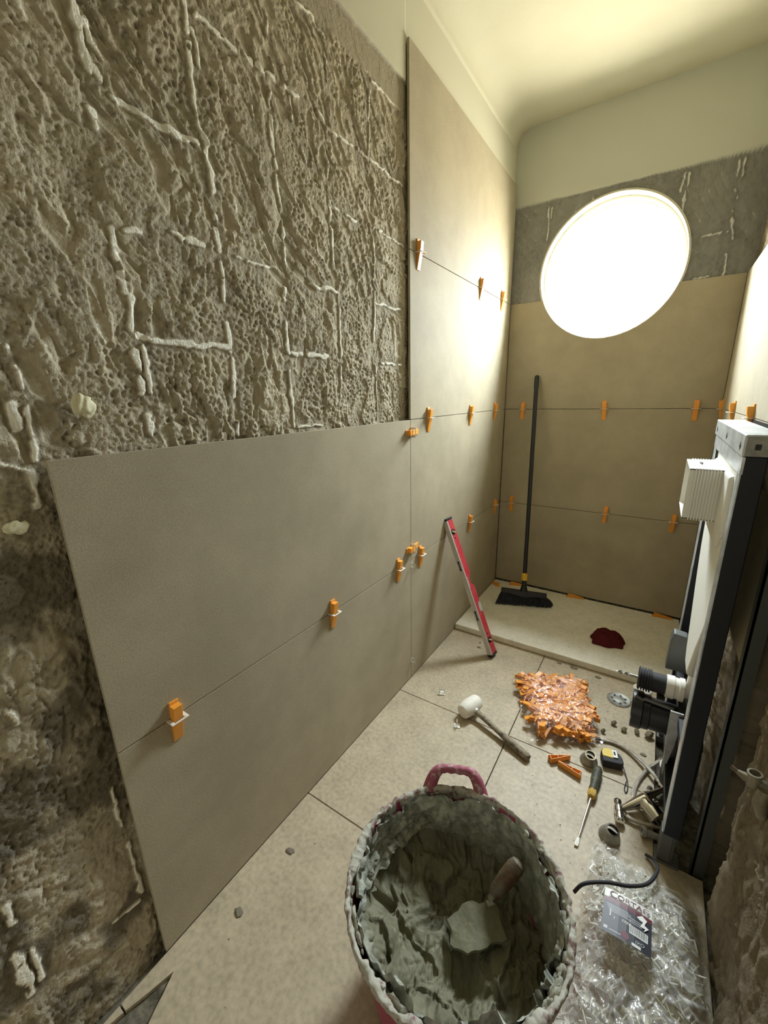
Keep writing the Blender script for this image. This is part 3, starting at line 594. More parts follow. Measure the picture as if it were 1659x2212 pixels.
# ------------------------------------------------------------------ rubble tub full of mortar
BC = Vector((.607, -2.078, 0)); BR = .2226; BH = .32; BB = .165
tub = empty('mortar_tub', (BC.x, BC.y, 0), None, 'round magenta rubber builders tub caked with grey mortar in the foreground', 'bucket')
MB().lathe([(.0001, .001), (BB-.012, .001), (BB, .010), (BB+.01, .05), (BR-.012, BH-.035), (BR-.006, BH-.03), (BR-.003, BH-.010), (BR-.002, BH-.004), (BR-.004, BH-.002), (BR-.007, BH-.004), (BR-.012, BH-.03), (BB+.004, .05), (BB-.008, .016), (.0001, .014)], (0, 0, 0), (0, 0, 1), 96).build('body', 'bucket', tub, smooth=True, angle=1.2)
rp_ = [(BR-.0005, BH-.016), (BR+.0022, BH-.008), (BR+.0030, BH-.002), (BR+.0018, BH+.003), (BR-.0008, BH+.0042), (BR-.0040, BH+.003), (BR-.0075, BH-.004), (BR-.011, BH-.022)]
ta = np.linspace(0, 2*PI, 700, endpoint=False); RP = np.array(rp_)
nz_ = fbm(ta[None, :]*BR*90, np.arange(len(rp_))[:, None]*.9+ta[None, :]*0, 4, 830)-.5; n2z = np.clip(fbm(ta[None, :]*BR*28, np.arange(len(rp_))[:, None]*.5+ta[None, :]*0, 3, 833)-.48, 0, 1)
k_ = np.array([0, .6, 1, 1, 1, 1, 1, 0])[:, None]
rr_ = RP[:, :1]+(nz_*.007-n2z*.036*np.array([0, 0, 0, .2, .5, 1, 1, .5])[:, None])*1.; hz_ = RP[:, 1:]+(nz_*.008+n2z*.012)*k_
o = grid('rim', np.stack([rr_*np.cos(ta), rr_*np.sin(ta), hz_], -1), 'bucketrim', parent=tub, closed=True); o['label'] = 'mortar-crusted rim'
def tub_handle(ang):
    """arched grip moulded on the rim"""
    q_ = MB(); pth = []; rad_ = []
    for k in range(29):
        t_ = k/28; a_ = (t_-.5)*2; w_ = .066*math.copysign(abs(a_)**.9, a_) if abs(a_) < 1 else .066*a_
        hgt = .056*(1-abs(a_)**4.5); pth.append((w_, BR+.002+hgt*.50-.006, BH-.012+hgt*.80)); rad_.append(.0105+.0012*math.cos(t_*2*PI*7) if .22 < t_ < .78 else (.0120+.011*max(0, abs(a_)-.55)))
    q_.T = Matrix.Rotation(ang, 4, 'Z'); q_.tube(pth, rad_, 14)
    o_ = q_.build('handle', 'grip', tub, smooth=True, angle=1.4); return o_
tub_handle(math.radians(24)); tub_handle(math.radians(204))
# mortar: bottom mass, heaped to the left, thin smeared coat up the inner wall
nr_, na_ = 150, 420; t = np.linspace(0, 1, nr_)[:, None]; th = np.linspace(0, 2*PI, na_, endpoint=False)[None, :]; t = t+0*th; th = th+0*t
cx, sx = np.cos(th), np.sin(th)
tb = .62                                                     # share of rows for the bottom surface
zb = .150; rb = BB+.004+(BR-.010-BB)*(zb-.03)/(BH-.03)
inb = t < tb; r_in = rb*np.minimum(t/tb, 1); tw = np.clip((t-tb)/(1-tb), 0, 1)
X_ = np.where(inb, r_in, rb+(BR-.0155-rb)*tw)*cx; Y_ = np.where(inb, r_in, rb+(BR-.0155-rb)*tw)*sx
wallz = zb+(BH-zb)*tw
nx = fbm(X_*9+5, Y_*9, 3, 800)-.5; wx, wy = X_+nx*.06, Y_+(fbm(X_*9, Y_*9+7, 3, 801)-.5)*.06
bot = zb+.035*sstep(.02, -.17, X_)+.030*sstep(.0, -.16, Y_)+.05*np.clip((r_in/rb)**6, 0, 1)*sstep(.25, -.15, X_)
ridg = (1-np.abs(fbm(wx*22+wy*6, wy*11, 4, 803)-.5)*6); ridg = np.clip(ridg, 0, 1)
step = sstep(.49, .53, fbm(wx*15, wy*10, 3, 805)); step2 = sstep(.50, .53, fbm(wx*28+4, wy*22, 3, 807))
bot = bot+(.016*step+.008*step2-.012*ridg+.008*(fbm(wx*60, wy*60, 4, 809)-.5))
bot = bot-.035*np.exp(-(((X_-.045)**2+(Y_+.070)**2)/.0018))  # hollow scooped in front of the trowel
rz = np.where(inb, bot, wallz+(zb*0)); edgeb = np.interp(tb, [0, 1], [0, 1])
# blend between the heaped surface and the coated wall
kb = int(nr_*tb)-1; rise = bot[kb, :][None, :]-zb
rz = np.where(inb, bot, wallz+rise*(1-tw)**1.5)
TH_ = th*BR; cu = fbm(TH_*13+wallz*8, wallz*22, 4, 811); cu2 = fbm(TH_*11+2, wallz*14, 3, 812); flake = sstep(.50, .56, cu)*sstep(.42, .58, cu2+.12*sstep(.3, -1, cx)+.05)
lip = sstep(.80, .98, tw)
smz = 1-.75*np.exp(-((((th-1.2)+PI) % (2*PI)-PI)/.75)**2); flake = flake*smz
coat = .002+.009*flake+.006*sstep(.52, .60, fbm(TH_*24, wallz*40, 4, 819))+.010*sstep(.5, .62, cu2)*sstep(.2, -.6, cx)+.003*(fbm(TH_*50, wallz*90, 3, 814)-.5)+.010*lip*flake*(.4+.6*sstep(.2, .8, cx))
X_ = np.where(inb, X_, X_-cx*coat); Y_ = np.where(inb, Y_, Y_-sx*coat)
rz = rz+np.where(inb, 0, .004*lip*(fbm(TH_*40, TH_*0, 3, 816)))
o = grid('wet_mortar', np.stack([BC.x+X_, BC.y+Y_, rz], -1), 'mortar', {'dry': np.clip(tw*1.15*(.6+.9*cu2), 0, 1)}, closed=True)
tag(o, 'grey-green wet mortar heaped and smeared inside the magenta tub', 'mortar', None, 'stuff')
M = MT['mortar']; nt = M.node_tree; b = nt.nodes['Principled BSDF']; src = b.inputs['Base Color'].links[0].from_socket
at = nt.nodes.new('ShaderNodeAttribute'); at.attribute_name = 'dry'; mx = nt.nodes.new('ShaderNodeMix'); mx.data_type = 'RGBA'
n_ = nt.nodes.new('ShaderNodeTexNoise'); n_.inputs['Scale'].default_value = 45; n_.inputs['Detail'].default_value = 6
tc = nt.nodes.new('ShaderNodeTexCoord'); nt.links.new(tc.outputs['Object'], n_.inputs['Vector'])
rp = nt.nodes.new('ShaderNodeValToRGB'); rp.color_ramp.elements[0].position = .38; rp.color_ramp.elements[1].position = .62
rp.color_ramp.elements[0].color = (.20, .21, .17, 1); rp.color_ramp.elements[1].color = (.46, .475, .40, 1)  # drying mortar towards the rim, made paler still by light painted in
nt.links.new(n_.outputs['Fac'], rp.inputs['Fac']); nt.links.new(at.outputs['Fac'], mx.inputs[0]); nt.links.new(src, mx.inputs[6]); nt.links.new(rp.outputs['Color'], mx.inputs[7]); nt.links.new(mx.outputs[2], b.inputs['Base Color'])
# crusts of mortar along the rim (right side mostly)
m_ = MB(); ico = bmesh.new(); bmesh.ops.create_icosphere(ico, subdivisions=2, radius=1); ico.verts.index_update()
iv = np.array([v.co[:] for v in ico.verts]); ifc = [[v.index for v in f.verts] for f in ico.faces]; ico.free()
for k in range(150):
    a_ = random.choice([random.gauss(-.15, .45), random.gauss(-.15, .45), random.uniform(0, 2*PI), random.gauss(-2.2, .4), random.gauss(-1.0, .5)])
    dz = abs(random.gauss(0, .020)); r_ = BR-.008-dz*.30-random.uniform(0, .006); z_ = BH-.001-dz; s_q = random.uniform(.002, .0095)
    f_ = .35+1.3*fbm(iv[:, 0]*1.7+k*3.1+iv[:, 2], iv[:, 1]*1.7-k*1.7, 3, 60)
    q_ = iv*f_[:, None]*s_q*np.array([random.uniform(.5, 1.0), random.uniform(1.0, 2.2), random.uniform(.4, 1.6)])
    c_, si_ = math.cos(a_), math.sin(a_); q_ = np.stack([q_[:, 0]*c_-q_[:, 1]*si_, q_[:, 0]*si_+q_[:, 1]*c_, q_[:, 2]], -1)+np.array([BC.x+r_*c_, BC.y+r_*si_, z_])
    m_.add([tuple(v) for v in q_], ifc)
m_.T = Matrix.Identity(4); crust = m_.build('mortar_crust', 'mortardry', tub, smooth=True, angle=1.0); crust.data.transform(Matrix.Translation((-BC.x, -BC.y, 0))); crust['kind'] = 'stuff'
# ------------------------------------------------------------------ trowel stuck in the mortar
tro = empty('trowel', (0, 0, 0), None, 'mortar-coated trowel with a brown wooden handle sunk in the tub mortar', 'trowel')
t0 = AZ(1122, 1862, .285); t1 = AZ(1066, 1932, .225); tv = (t0-t1).normalized()
MB().tube([t1, t1+tv*.012, t1.lerp(t0, .5), t0-tv*.015, t0-tv*.003, t0+tv*.002], [.0125, .0155, .0180, .0185, .015, .007], 20).build('handle', 'wood', tro, smooth=True)['label'] = 'brown wooden handle'
bl = [AZ(1058, 1950, .206), AZ(1078, 1972, .200), AZ(1092, 2030, .190), AZ(1050, 2046, .188), AZ(1010, 2068, .186), AZ(972, 2040, .188), AZ(968, 1985, .196), AZ(1010, 1952, .205)]
MB().tube([t1+tv*.01, t1-tv*.010, (t1+bl[0])*.5+Vector((.004, 0, -.004)), bl[0]+Vector((-.004, -.008, .003))], [.007, .007, .008, .006], 12).build('tang', 'mortardry', tro, smooth=True)
bm = bmesh.new(); tv_ = [bm.verts.new(p+Vector((0, 0, .004))) for p in bl]; bm.faces.new(tv_); r_ = bmesh.ops.extrude_face_region(bm, geom=bm.faces[:]); bmesh.ops.translate(bm, vec=(0, 0, -.007), verts=[v for v in r_['geom'] if isinstance(v, bmesh.types.BMVert)])
bmesh.ops.triangulate(bm, faces=bm.faces[:]); bmesh.ops.subdivide_edges(bm, edges=bm.edges[:], cuts=3, use_grid_fill=True)
for v in bm.verts:
    v.co.z += .006*(vnoise(np.array([v.co.x*60]), np.array([v.co.y*60]), 3)[0]-.5); v.co += Vector((vnoise(np.array([v.co.x*90]), np.array([v.co.y*90]), 5)[0]-.5, vnoise(np.array([v.co.x*90]), np.array([v.co.y*90]), 6)[0]-.5, 0))*.011
me = bpy.data.meshes.new('blade'); bm.to_mesh(me); bm.free(); me.materials.append(MT['mortar']); o = link('blade', me, tro, True, angle=1.2); o['label'] = 'blade covered in mortar'
# ------------------------------------------------------------------ bags
def bag_field(corners, hgt, s, t, seed, p=2.6, wr=.006):
    c0, c1, c2, c3 = [np.array(c) for c in corners]
    a = (s+1)/2; b_ = (t+1)/2; sh = s.shape+(1,)
    P_ = (c0*(1-a).reshape(sh)+c1*a.reshape(sh))*(1-b_).reshape(sh)+(c3*(1-a).reshape(sh)+c2*a.reshape(sh))*b_.reshape(sh)
    env_ = np.clip((1-np.abs(s)**p)*(1-np.abs(t)**p), 0, 1)**.55
    wz = env_*hgt*(.82+.36*(fbm(P_[..., 0]*9, P_[..., 1]*9, 2, seed)-.5))
    return P_, wz, env_
def bag_film(name, corners, hgt, m_, seed, wr=.007, p=2.6, n=150):
    s, t = np.meshgrid(np.linspace(-1.11, 1.11, n), np.linspace(-1.11, 1.11, n), indexing='ij')
    P_, wz, env_ = bag_field(corners, hgt, np.clip(s, -1, 1), np.clip(t, -1, 1), seed, p)
    over_s = s-np.clip(s, -1, 1); over_t = t-np.clip(t, -1, 1); cc = np.mean([np.array(c) for c in corners], 0)
    P_ = P_+(P_-cc)*(np.abs(over_s)+np.abs(over_t))[..., None]*.8
    x, y = P_[..., 0], P_[..., 1]; wx_ = x+(fbm(x*14, y*14, 2, seed+3)-.5)*.08; wy_ = y+(fbm(x*14, y*14, 2, seed+4)-.5)*.08
    rdg = 1-np.abs(fbm(wx_*26, wy_*15, 3, seed+5)-.5)*5; rdg2 = 1-np.abs(fbm(wx_*50+3, wy_*60, 2, seed+6)-.5)*4
    z_ = .003+wz+.004+wr*np.clip(rdg, 0, 1)+wr*.5*np.clip(rdg2, 0, 1)+.012*(np.abs(over_s)+np.abs(over_t))*6*fbm(x*30, y*30, 2, seed+9)
    P_ = np.stack([x+(fbm(x*40, y*40, 2, seed+7)-.5)*.008, y+(fbm(x*40, y*40, 2, seed+8)-.5)*.008, z_], -1)
    return grid(name, P_, m_)
OB = [AZ(1112, 1462, .01), AZ(1262, 1470, .01), AZ(1297, 1607, .006), AZ(1150, 1597, .006)]
OB = [Vector((p.x, p.y, 0)) for p in (OB[3], OB[2], OB[1], OB[0])]
tag(bag_film('wedge_bag', OB, .070, 'film', 910, wr=.006, p=5), 'clear plastic bag full of orange wedges lying on the floor', 'plastic bag')
wp = wedge_mesh('tile_wedge'); wp.data = wp.data.copy(); wp.data.transform(Matrix.Rotation(PI/2, 4, 'Y')); wp.data.transform(Matrix.Translation((.011, 0, 0)))
rb_ = ribbed_wedge('tile_wedge'); rb_.data.transform(Matrix.Translation((-.05, -.01, -.0105)))
k = 0; NB = 230
while k < NB:
    s = random.uniform(-.80, .80); t = random.uniform(-.80, .82)
    P_, wz, env_ = bag_field(OB, .070, np.array([s]), np.array([t]), 910, 5)
    hmax = float(wz[0])-.012
    if hmax < .004: continue
    z = random.choice([hmax, hmax, random.uniform(.008, max(hmax, .009))]); z = max(z, .011)
    src_ = wp if k % 2 else rb_; o = src_ if k < 2 else src_.copy()
    if k >= 2: C.objects.link(o)
    o.location = (P_[0, 0], P_[0, 1], z)
    o.rotation_euler = (random.choice([0, PI/2, PI, -PI/2])+random.uniform(-.25, .25), random.uniform(-.14, .14), random.choice([random.gauss(1.5, .3), random.gauss(1.5, .3)+PI, random.gauss(0, .4), random.uniform(0, 2*PI)]))
    tag(o, 'orange plastic wedge packed inside the clear plastic bag', 'tile leveling wedge', 'orange wedges in the clear bag'); k += 1
# two loose wedges on the floor in front of the bag
o = rb_.copy(); o.data = rb_.data.copy(); C.objects.link(o); p = AZ(1210, 1640, .012); a0_, a1_ = AZ(1238, 1640, .01), AZ(1182, 1640, .01); dv = a1_-a0_
o.location = (p.x, p.y, .0110+.001); o.rotation_euler = (0, 0, math.atan2(dv.y, dv.x)); o.scale = (.80, 1, 1)
tag(o, 'loose orange wedge lying across the other loose wedge, in front of the bag', 'tile leveling wedge', 'two loose orange wedges on the floor')
o = rb_.copy(); C.objects.link(o); p = AZ(1232, 1660, .012); a0_, a1_ = AZ(1213, 1650, .01), AZ(1247, 1672, .01); dv = a1_-a0_
o.location = (p.x, p.y, .0110); o.rotation_euler = (0, 0, math.atan2(dv.y, dv.x)); o.scale = (.80, 1, 1)
tag(o, 'loose orange wedge pointing at the screwdriver handle, partly under the other', 'tile leveling wedge', 'two loose orange wedges on the floor')
# bag of white clips
CB = [Vector((.790, -2.16, 0)), Vector((1.083, -2.14, 0)), Vector((1.072, -1.63, 0)), Vector((.845, -1.585, 0))]
tag(bag_film('clip_bag', CB, .105, 'film_milky', 940, wr=.010, p=3.0, n=190), 'crumpled clear plastic bag of white clips beside the magenta tub', 'plastic bag')
def full_clip():
    q = ring_clip(); q.box(-.012, .012, -.0005, .0015, -.012, .012); q.box(-.002, .002, -.010, 0, -.001, .001); return q
cp = full_clip().build('tile_clip', 'clip')
k = 0
while k < 240:
    s = random.uniform(-.88, .86); t = random.uniform(-.95, .90)
    P_, wz, env_ = bag_field(CB, .105, np.array([s]), np.array([t]), 940, 3.0); hmax = float(wz[0])-.008
    if hmax < .004: continue
    o = cp if k == 0 else cp.copy()
    if k: C.objects.link(o)
    z = hmax if random.random() < .75 else random.uniform(.012, max(hmax, .013)); o.location = (P_[0, 0], P_[0, 1], max(z, .013)); o.rotation_euler = [random.uniform(0, 2*PI) for _ in range(3)]
    tag(o, 'white plastic clip packed inside the crumpled clear bag', 'tile clip', 'white clips in the clear bag'); k += 1
m_ = MB(); m_.box(.82, 1.06, -2.10, -1.66, .003, .010)
for (u, v, rz, rx, lab) in ((955, 1496, .4, .0, 'broken white clip on the floor, the farther one behind the mallet head'), (987, 1566, 2.0, .0, 'broken white clip on the floor, the one in front of the mallet head')):
    o = full_clip().build('tile_clip', 'clip', bevel=.0004, seg=1); p = AZ(u, v, .005); o.location = (p.x, p.y, .0125); o.rotation_euler = (PI/2*0+.0, 0, rz); tag(o, lab, 'tile clip', 'broken clips on the floor')
    o.rotation_euler = (PI/2, 0, rz); o.location.z = .0015
# label card on the bag
lab = empty('label_card', (0, 0, 0), None, 'black and white printed label card on the crumpled bag of white clips', 'label')
ZL = .141
c_tl, c_tr, c_br, c_bl = AZ(1321, 1930, ZL), AZ(1428, 1983, ZL), AZ(1402, 2077, ZL), AZ(1297, 2006, ZL)
ex = ((c_tr-c_tl)+(c_br-c_bl))*.5; ey = ((c_tl-c_bl)+(c_tr-c_br))*.5; cw, chh = ex.length, ey.length
LM = frame_matrix(c_bl, ex, ey)
def lb(x0, x1, y0, y1, z, m, name='print'):
    q = MB(); q.T = LM
    for i in range(6):   # slightly bowed card
        a, b_ = x0+(x1-x0)*i/6, x0+(x1-x0)*(i+1)/6; za, zb_ = [.004*math.sin(PI*t_) for t_ in (a, b_)]
        q.add([(a*cw, y0*chh, z+za), (b_*cw, y0*chh, z+zb_), (b_*cw, y1*chh, z+zb_), (a*cw, y1*chh, z+za)], [(0, 1, 2, 3)])
        if name == 'card': q.add([(a*cw, y0*chh, z+za-.0006), (b_*cw, y0*chh, z+zb_-.0006), (b_*cw, y1*chh, z+zb_-.0006), (a*cw, y1*chh, z+za-.0006)], [(3, 2, 1, 0)])
    return q.build(name, m, lab)
lb(0, 1, 0, 1, 0, 'paper', 'card'); lb(0, 1, 0, .70, .0003, 'ink', 'dark_field'); lb(0, 1, .70, .80, .0004, 'maroon', 'maroon_band')
def lt(s, x, y, size, m, sx=1., z=.0006): text('lettering', s, size*chh, m, lab, LM @ Matrix.Translation((x*cw, y*chh, z+.004*math.sin(PI*min(x+.1, 1)))), .0001, sx)
lt('C', .10, .835, .21, 'maroon', 1.25); lt('ORTAG', .27, .845, .155, 'maroon', 1.25); lb(.10, .80, .815, .828, .0007, 'maroon', 'underline')
lt('60', .86, .84, .10, 'ink'); lt('1,5', .10, .38, .24, 'paper'); lt('mm', .40, .38, .13, 'paper')
for i in range(5): lb(.06+.02*i, .52+.06*(i % 3), .635-.035*i, .650-.035*i, .0005, 'labelgrey', 'text_line')
for i in range(3): lb(.55, .80, .56-.04*i, .575-.04*i, .0005, 'labelgrey', 'text_line')
lb(.56, .93, .24, .42, .0006, 'paper', 'barcode_field')
q = MB(); q.T = LM; x = .58
while x < .91:
    ww = random.choice([.006, .01, .014]); zq = .0012+.004*math.sin(PI*x); q.add([(x*cw, .27*chh, zq), ((x+ww)*cw, .27*chh, zq), ((x+ww)*cw, .41*chh, zq), (x*cw, .41*chh, zq)], [(0, 1, 2, 3)]); x += ww+.012
q.build('barcode_bars', 'ink', lab)
q = MB(); q.T = LM @ Matrix.Translation((.80*cw, .60*chh, .0032)); zg = [(-.11, .08), (.0, .16), (.10, .10), (.05, -.02), (.14, -.06), (.04, -.17), (.07, -.09), (-.03, -.09), (.02, .03), (-.04, .04)]
q.prism([(a*cw, b_*chh) for a, b_ in zg], lambda a, b_: (a, b_, 0), lambda a, b_: (a, b_, .0003)); q.build('logo', 'paper', lab)
q = MB(); q.T = LM @ Matrix.Translation((.48*cw, .13*chh, .0045)); q.lathe([(.0001, 0), (.085*cw, 0)], (0, 0, 0), (0, 0, 1), 20); q.build('seal', 'maroon', lab)
lt('LIXO', .64, .10, .10, 'labelgrey'); lb(.05, .13, .07, .14, .0006, 'labelgrey', 'icon'); lb(.16, .40, .08, .10, .0006, 'labelgrey', 'text_line')
lb(.62, .80, .02, .08, .0006, 'paper', 'text_line')
# black cable end over the bag
pts = [AZ(1240, 1927, .10), AZ(1262, 1909, .125), AZ(1310, 1906, .130), AZ(1360, 1914, .120), AZ(1400, 1908, .10), AZ(1420, 1880, .07), AZ(1412, 1858, .02), AZ(1395, 1846, .006)]
tag(MB().tube(smooth_path(pts), .0042, 12).build('cable', 'rubber', smooth=True), 'short black cable curving over the top of the clip bag', 'cable')
# ------------------------------------------------------------------ cistern frame on the right
XF = .988; YN, YF = -1.520, -.960; ZT = 1.197
fr = empty('cistern_frame', (XF+.03, (YN+YF)/2, 0), None, 'steel frame of an in-wall toilet cistern with navy side posts on the right', 'cistern frame')
OFF = Matrix.Translation((-(XF+.03), -(YN+YF)/2, 0))
def fm(): q = MB(); q.T = OFF; return q
for yc in (YN, YF-.042):
    q = fm(); q.box(XF+.002, XF+.040, yc, yc+.042, .10, ZT-.045); lg = q.build('leg', 'navy', fr, bevel=.002)
    q = fm(); q.box(XF, XF+.003, yc+.001, yc+.041, .11, ZT-.046); q.build('front_strip', 'zinc', lg)
    q = fm(); q.box(XF+.006, XF+.034, yc+.008, yc+.034, .002, .14); q.box(XF-.002, XF+.026, yc+.002, yc+.040, .006, .105); q.box(XF-.008, XF+.05, yc-.004, yc+.046, -.006 if yc == YN else -.02, .005); q.build('foot', 'greyp', fr, bevel=.0015)
q = fm(); q.box(XF+.0, XF+.040, YN-.0065, YN-.004, ZT-.043, ZT-.003); q.build('rail_end', 'dusty', fr); q = fm(); q.box(XF+.014, XF+.024, YN-.0072, YN-.006, ZT-.030, ZT-.018); q.build('hole', 'black', fr)
q = fm(); q.box(XF-.004, XF+.042, YN-.004, YF+.005, ZT-.044, ZT); q.box(XF-.003, XF+.062, YN-.004, YF+.005, ZT-.003, ZT+.0005); q.build('top_rail', 'zinc', fr, bevel=.0015)['label'] = 'galvanised top rail'
q = fm(); q.box(XF-.001, XF+.004, YN, YF, ZT-.083, ZT-.047); q.build('cross_plate', 'zinc', fr)
for yc in (YN+.04, (YN+YF)/2, YF-.04):
    q = fm(); q.box(XF-.0048, XF-.003, yc-.010, yc+.006, ZT-.030, ZT-.024); q.box(XF-.0048, XF-.003, yc-.004, yc+.000, ZT-.034, ZT-.018); q.build('slot', 'black', fr)
q = fm(); tk = [(-1.455, 1.112), (-1.0, 1.112), (-1.0, .95), (-1.03, .80), (-1.07, .70), (-1.12, .60), (-1.17, .50), (-1.20, .46), (-1.28, .46), (-1.36, .60), (-1.44, .72), (-1.47, .90)]
q.prism(tk, lambda a, b: (XF+.008, a, b), lambda a, b: (XF+.045, a, b)); o = q.build('cistern_tank', 'foam', fr, bevel=.012, seg=4); o['label'] = 'white insulated cistern tank'
q = fm(); q.prism([(-1.40, 1.09), (-1.05, 1.09), (-1.02, .93), (-1.12, .90), (-1.36, .90), (-1.43, .96)], lambda a, b: (XF-.002, a, b), lambda a, b: (XF+.02, a, b)); q.build('tank_lid', 'white', fr, bevel=.008, seg=3)
# ribbed access box, open towards the room
bx0, bx1, by0, by1, bz0, bz1 = .915, XF+.004, -1.300, -1.105, .950, 1.088
q = fm(); t_ = .004; q.box(bx0, bx1, by0, by0+t_, bz0, bz1); q.box(bx0, bx1, by1-t_, by1, bz0, bz1); q.box(bx0, bx1, by0, by1, bz1-t_, bz1); q.box(bx0, bx1, by0, by1, bz0, bz0+t_)
ab = q.build('access_box', 'white', fr, bevel=.001); ab['label'] = 'white ribbed plastic access box'
q = fm()
for i in range(9):
    xr = bx0+.013+i*.0064; q.box(xr, xr+.0032, by0-.0036, by0, bz0-.001, bz1+.002); q.box(xr, xr+.0032, by1, by1+.0036, bz0, bz1); q.box(xr, xr+.0032, by0, by1, bz1, bz1+.0022)
q.build('ribs', 'white', ab)
q = fm(); q.box(bx0+.026, bx0+.034, by0+.09, by0+.12, bz1+.0018, bz1+.0030); q.build('slot', 'black', ab)
# flush pipe, inlet with bellows, outlet bend, bracket
YC = -1.22
q = fm(); q.tube(smooth_path([(XF+.045, YC, .48), (XF+.045, YC, .42), (XF+.040, YC, .385), (XF+.015, YC, .372), (XF-.02, YC, .372)]), .024, 18); q.build('flush_pipe', 'white', fr, smooth=True)
ib = Vector((XF-.018, YC, .372))
q = fm(); q.lathe([(.020, 0), (.036, .001), (.0365, .022), (.0335, .024), (.0330, .034), (.0365, .036), (.0365, .048), (.020, .050)], (XF-.030, YC, .372), (1, 0, 0), 28); q.build('white_coupling', 'white', fr, smooth=True)['label'] = 'white coupling ring'
pr_ = [(.012, 0), (.033, 0)]
for i in range(5): pr_ += [(.0375, .003+i*.0075), (.0375, .006+i*.0075), (.031, .0075+i*.0075), (.031, .0095+i*.0075)]
pr_ += [(.031, .075), (.02, .076)]
q = fm(); q.lathe(pr_, (XF-.030, YC, .372), (-1, 0, 0), 28)
q = fm(); q.lathe([(a, b) for a, b in pr_], (XF-.030-.076, YC, .372), (1, 0, 0), 28, False); q.lathe([(.0001, .004), (.033, .004)], (XF-.030-.076, YC, .372), (1, 0, 0), 28); q.build('bellows', 'rubber', fr, smooth=True, angle=.5)['label'] = 'black ribbed seal'
yo_, zo_ = -1.235, .262
q = fm(); q.lathe([(.046, .001), (.0605, .0), (.0615, .028), (.056, .031), (.055, .050), (.051, .052), (.0505, .13)], (XF-.110, yo_, zo_), (1, 0, 0), 36)
q.lathe([(.0001, .012), (.047, .012)], (XF-.110, yo_, zo_), (1, 0, 0), 36); q.lathe([(.047, .001), (.047, .012)], (XF-.110, yo_, zo_), (1, 0, 0), 36)
q.build('outlet_bend', 'black', fr, smooth=True, angle=.6)['label'] = 'black outlet pipe'
q = fm(); q.tube(smooth_path([(XF+.0, yo_, zo_-.004), (XF+.03, yo_, zo_-.02), (XF+.045, yo_, zo_-.07), (XF+.045, yo_, .0)]), .048, 24); q.build('outlet_elbow', 'black', fr, smooth=True)
q = fm(); q.tube([(XF-.104, yo_-.02, zo_+.062), (XF-.085, yo_-.02, zo_+.054), (XF-.078, yo_-.02, zo_+.060), (XF+.0, yo_-.02, zo_+.054)], .006, 8); q.build('pipe_clamp', 'greyp', fr, smooth=True)
q = fm(); q.prism([(XF-.030, .36), (XF+.03, .36), (XF+.03, .475), (XF+.015, .495), (XF-.022, .500), (XF-.028, .47)], lambda a, b: (a, -1.10, b), lambda a, b: (a, -1.06, b)); q.build('bracket', 'greyp', fr, bevel=.003)
q = fm(); q.prism([(XF-.012, .34), (XF+.022, .34), (XF+.014, .22), (XF-.002, .10), (XF-.010, .22)], lambda a, b: (a, -1.30, b), lambda a, b: (a, -1.294, b)); q.build('bracket', 'zinc', fr, bevel=.001)
q = fm(); q.box(XF+.01, XF+.03, YN+.04, YF-.04, .30, .33); q.box(XF+.0, XF+.03, YN+.04, YF-.04, .115, .145); q.build('cross_bar', 'navy', fr)
# drill bit pushed into the bellows
db = Vector((XF-.106, YC, .372)); dr = empty('drill_bit', (0, 0, 0), None, 'grey steel drill bit sticking out of the black ribbed seal', 'drill bit')
MB().tube([db+Vector((.03, 0, 0)), db+Vector((-.025, 0, .0))], .0048, 14).build('shank', 'dusty', dr, smooth=True)
m_ = MB(); nseg = 26; vs = []; 
for i in range(nseg):
    t_ = i/(nseg-1); a_ = t_*PI*2.2; x_ = -.025-.040*t_; rr_ = .0062*(1 if t_ < .8 else (1-(t_-.8)/.2*.8))
    for sgn in (0, 1, 2, 3):
        aa = a_+sgn*PI/2; k_ = rr_ if sgn % 2 == 0 else rr_*.38
        vs.append(db+Vector((x_, math.cos(aa)*k_, math.sin(aa)*k_)))
fs = [(i*4+j, i*4+(j+1) % 4, (i+1)*4+(j+1) % 4, (i+1)*4+j) for i in range(nseg-1) for j in range(4)]+[(3, 2, 1, 0)]
m_.add(vs, fs).build('twisted_tip', 'dusty', dr, smooth=True, angle=.9)
# white vent pipe mouth by the opening painted black behind the frame
p = AX(1640, 950, 1.055)
pp = empty('pipe_elbow', (0, 0, 0), None, 'white pipe mouth caked with mortar behind the cistern frame top', 'pipe')
MB().lathe([(.036, -.06), (.036, .0), (.030, .0), (.030, -.05)], AX(1646, 946, 1.052)+Vector((0, 0, .004)), (-.1, -.35, .9), 28).build('pipe', 'white', pp, smooth=True)
bm = bmesh.new(); bmesh.ops.create_icosphere(bm, subdivisions=4, radius=.05)
for v in bm.verts:
    f_ = fbm(np.array([v.co.x*45+v.co.z*30]), np.array([v.co.y*45-v.co.z*20]), 3, 44)[0]; v.co *= .75+.5*f_; v.co.z *= 1.15; v.co.x *= .55
me = bpy.data.meshes.new('mortar_lump'); bm.to_mesh(me); bm.free(); me.transform(Matrix.Translation((1.066, -1.425, 1.115))); me.materials.append(MT['crumb']); link('mortar_lump', me, pp, True, angle=2)
struct(MB().box(W-.0025, W+.004, -1.40, -.875, 1.085, 1.197).build('trim_1', 'black'))  # shade of the wall cavity painted as a flat black patch
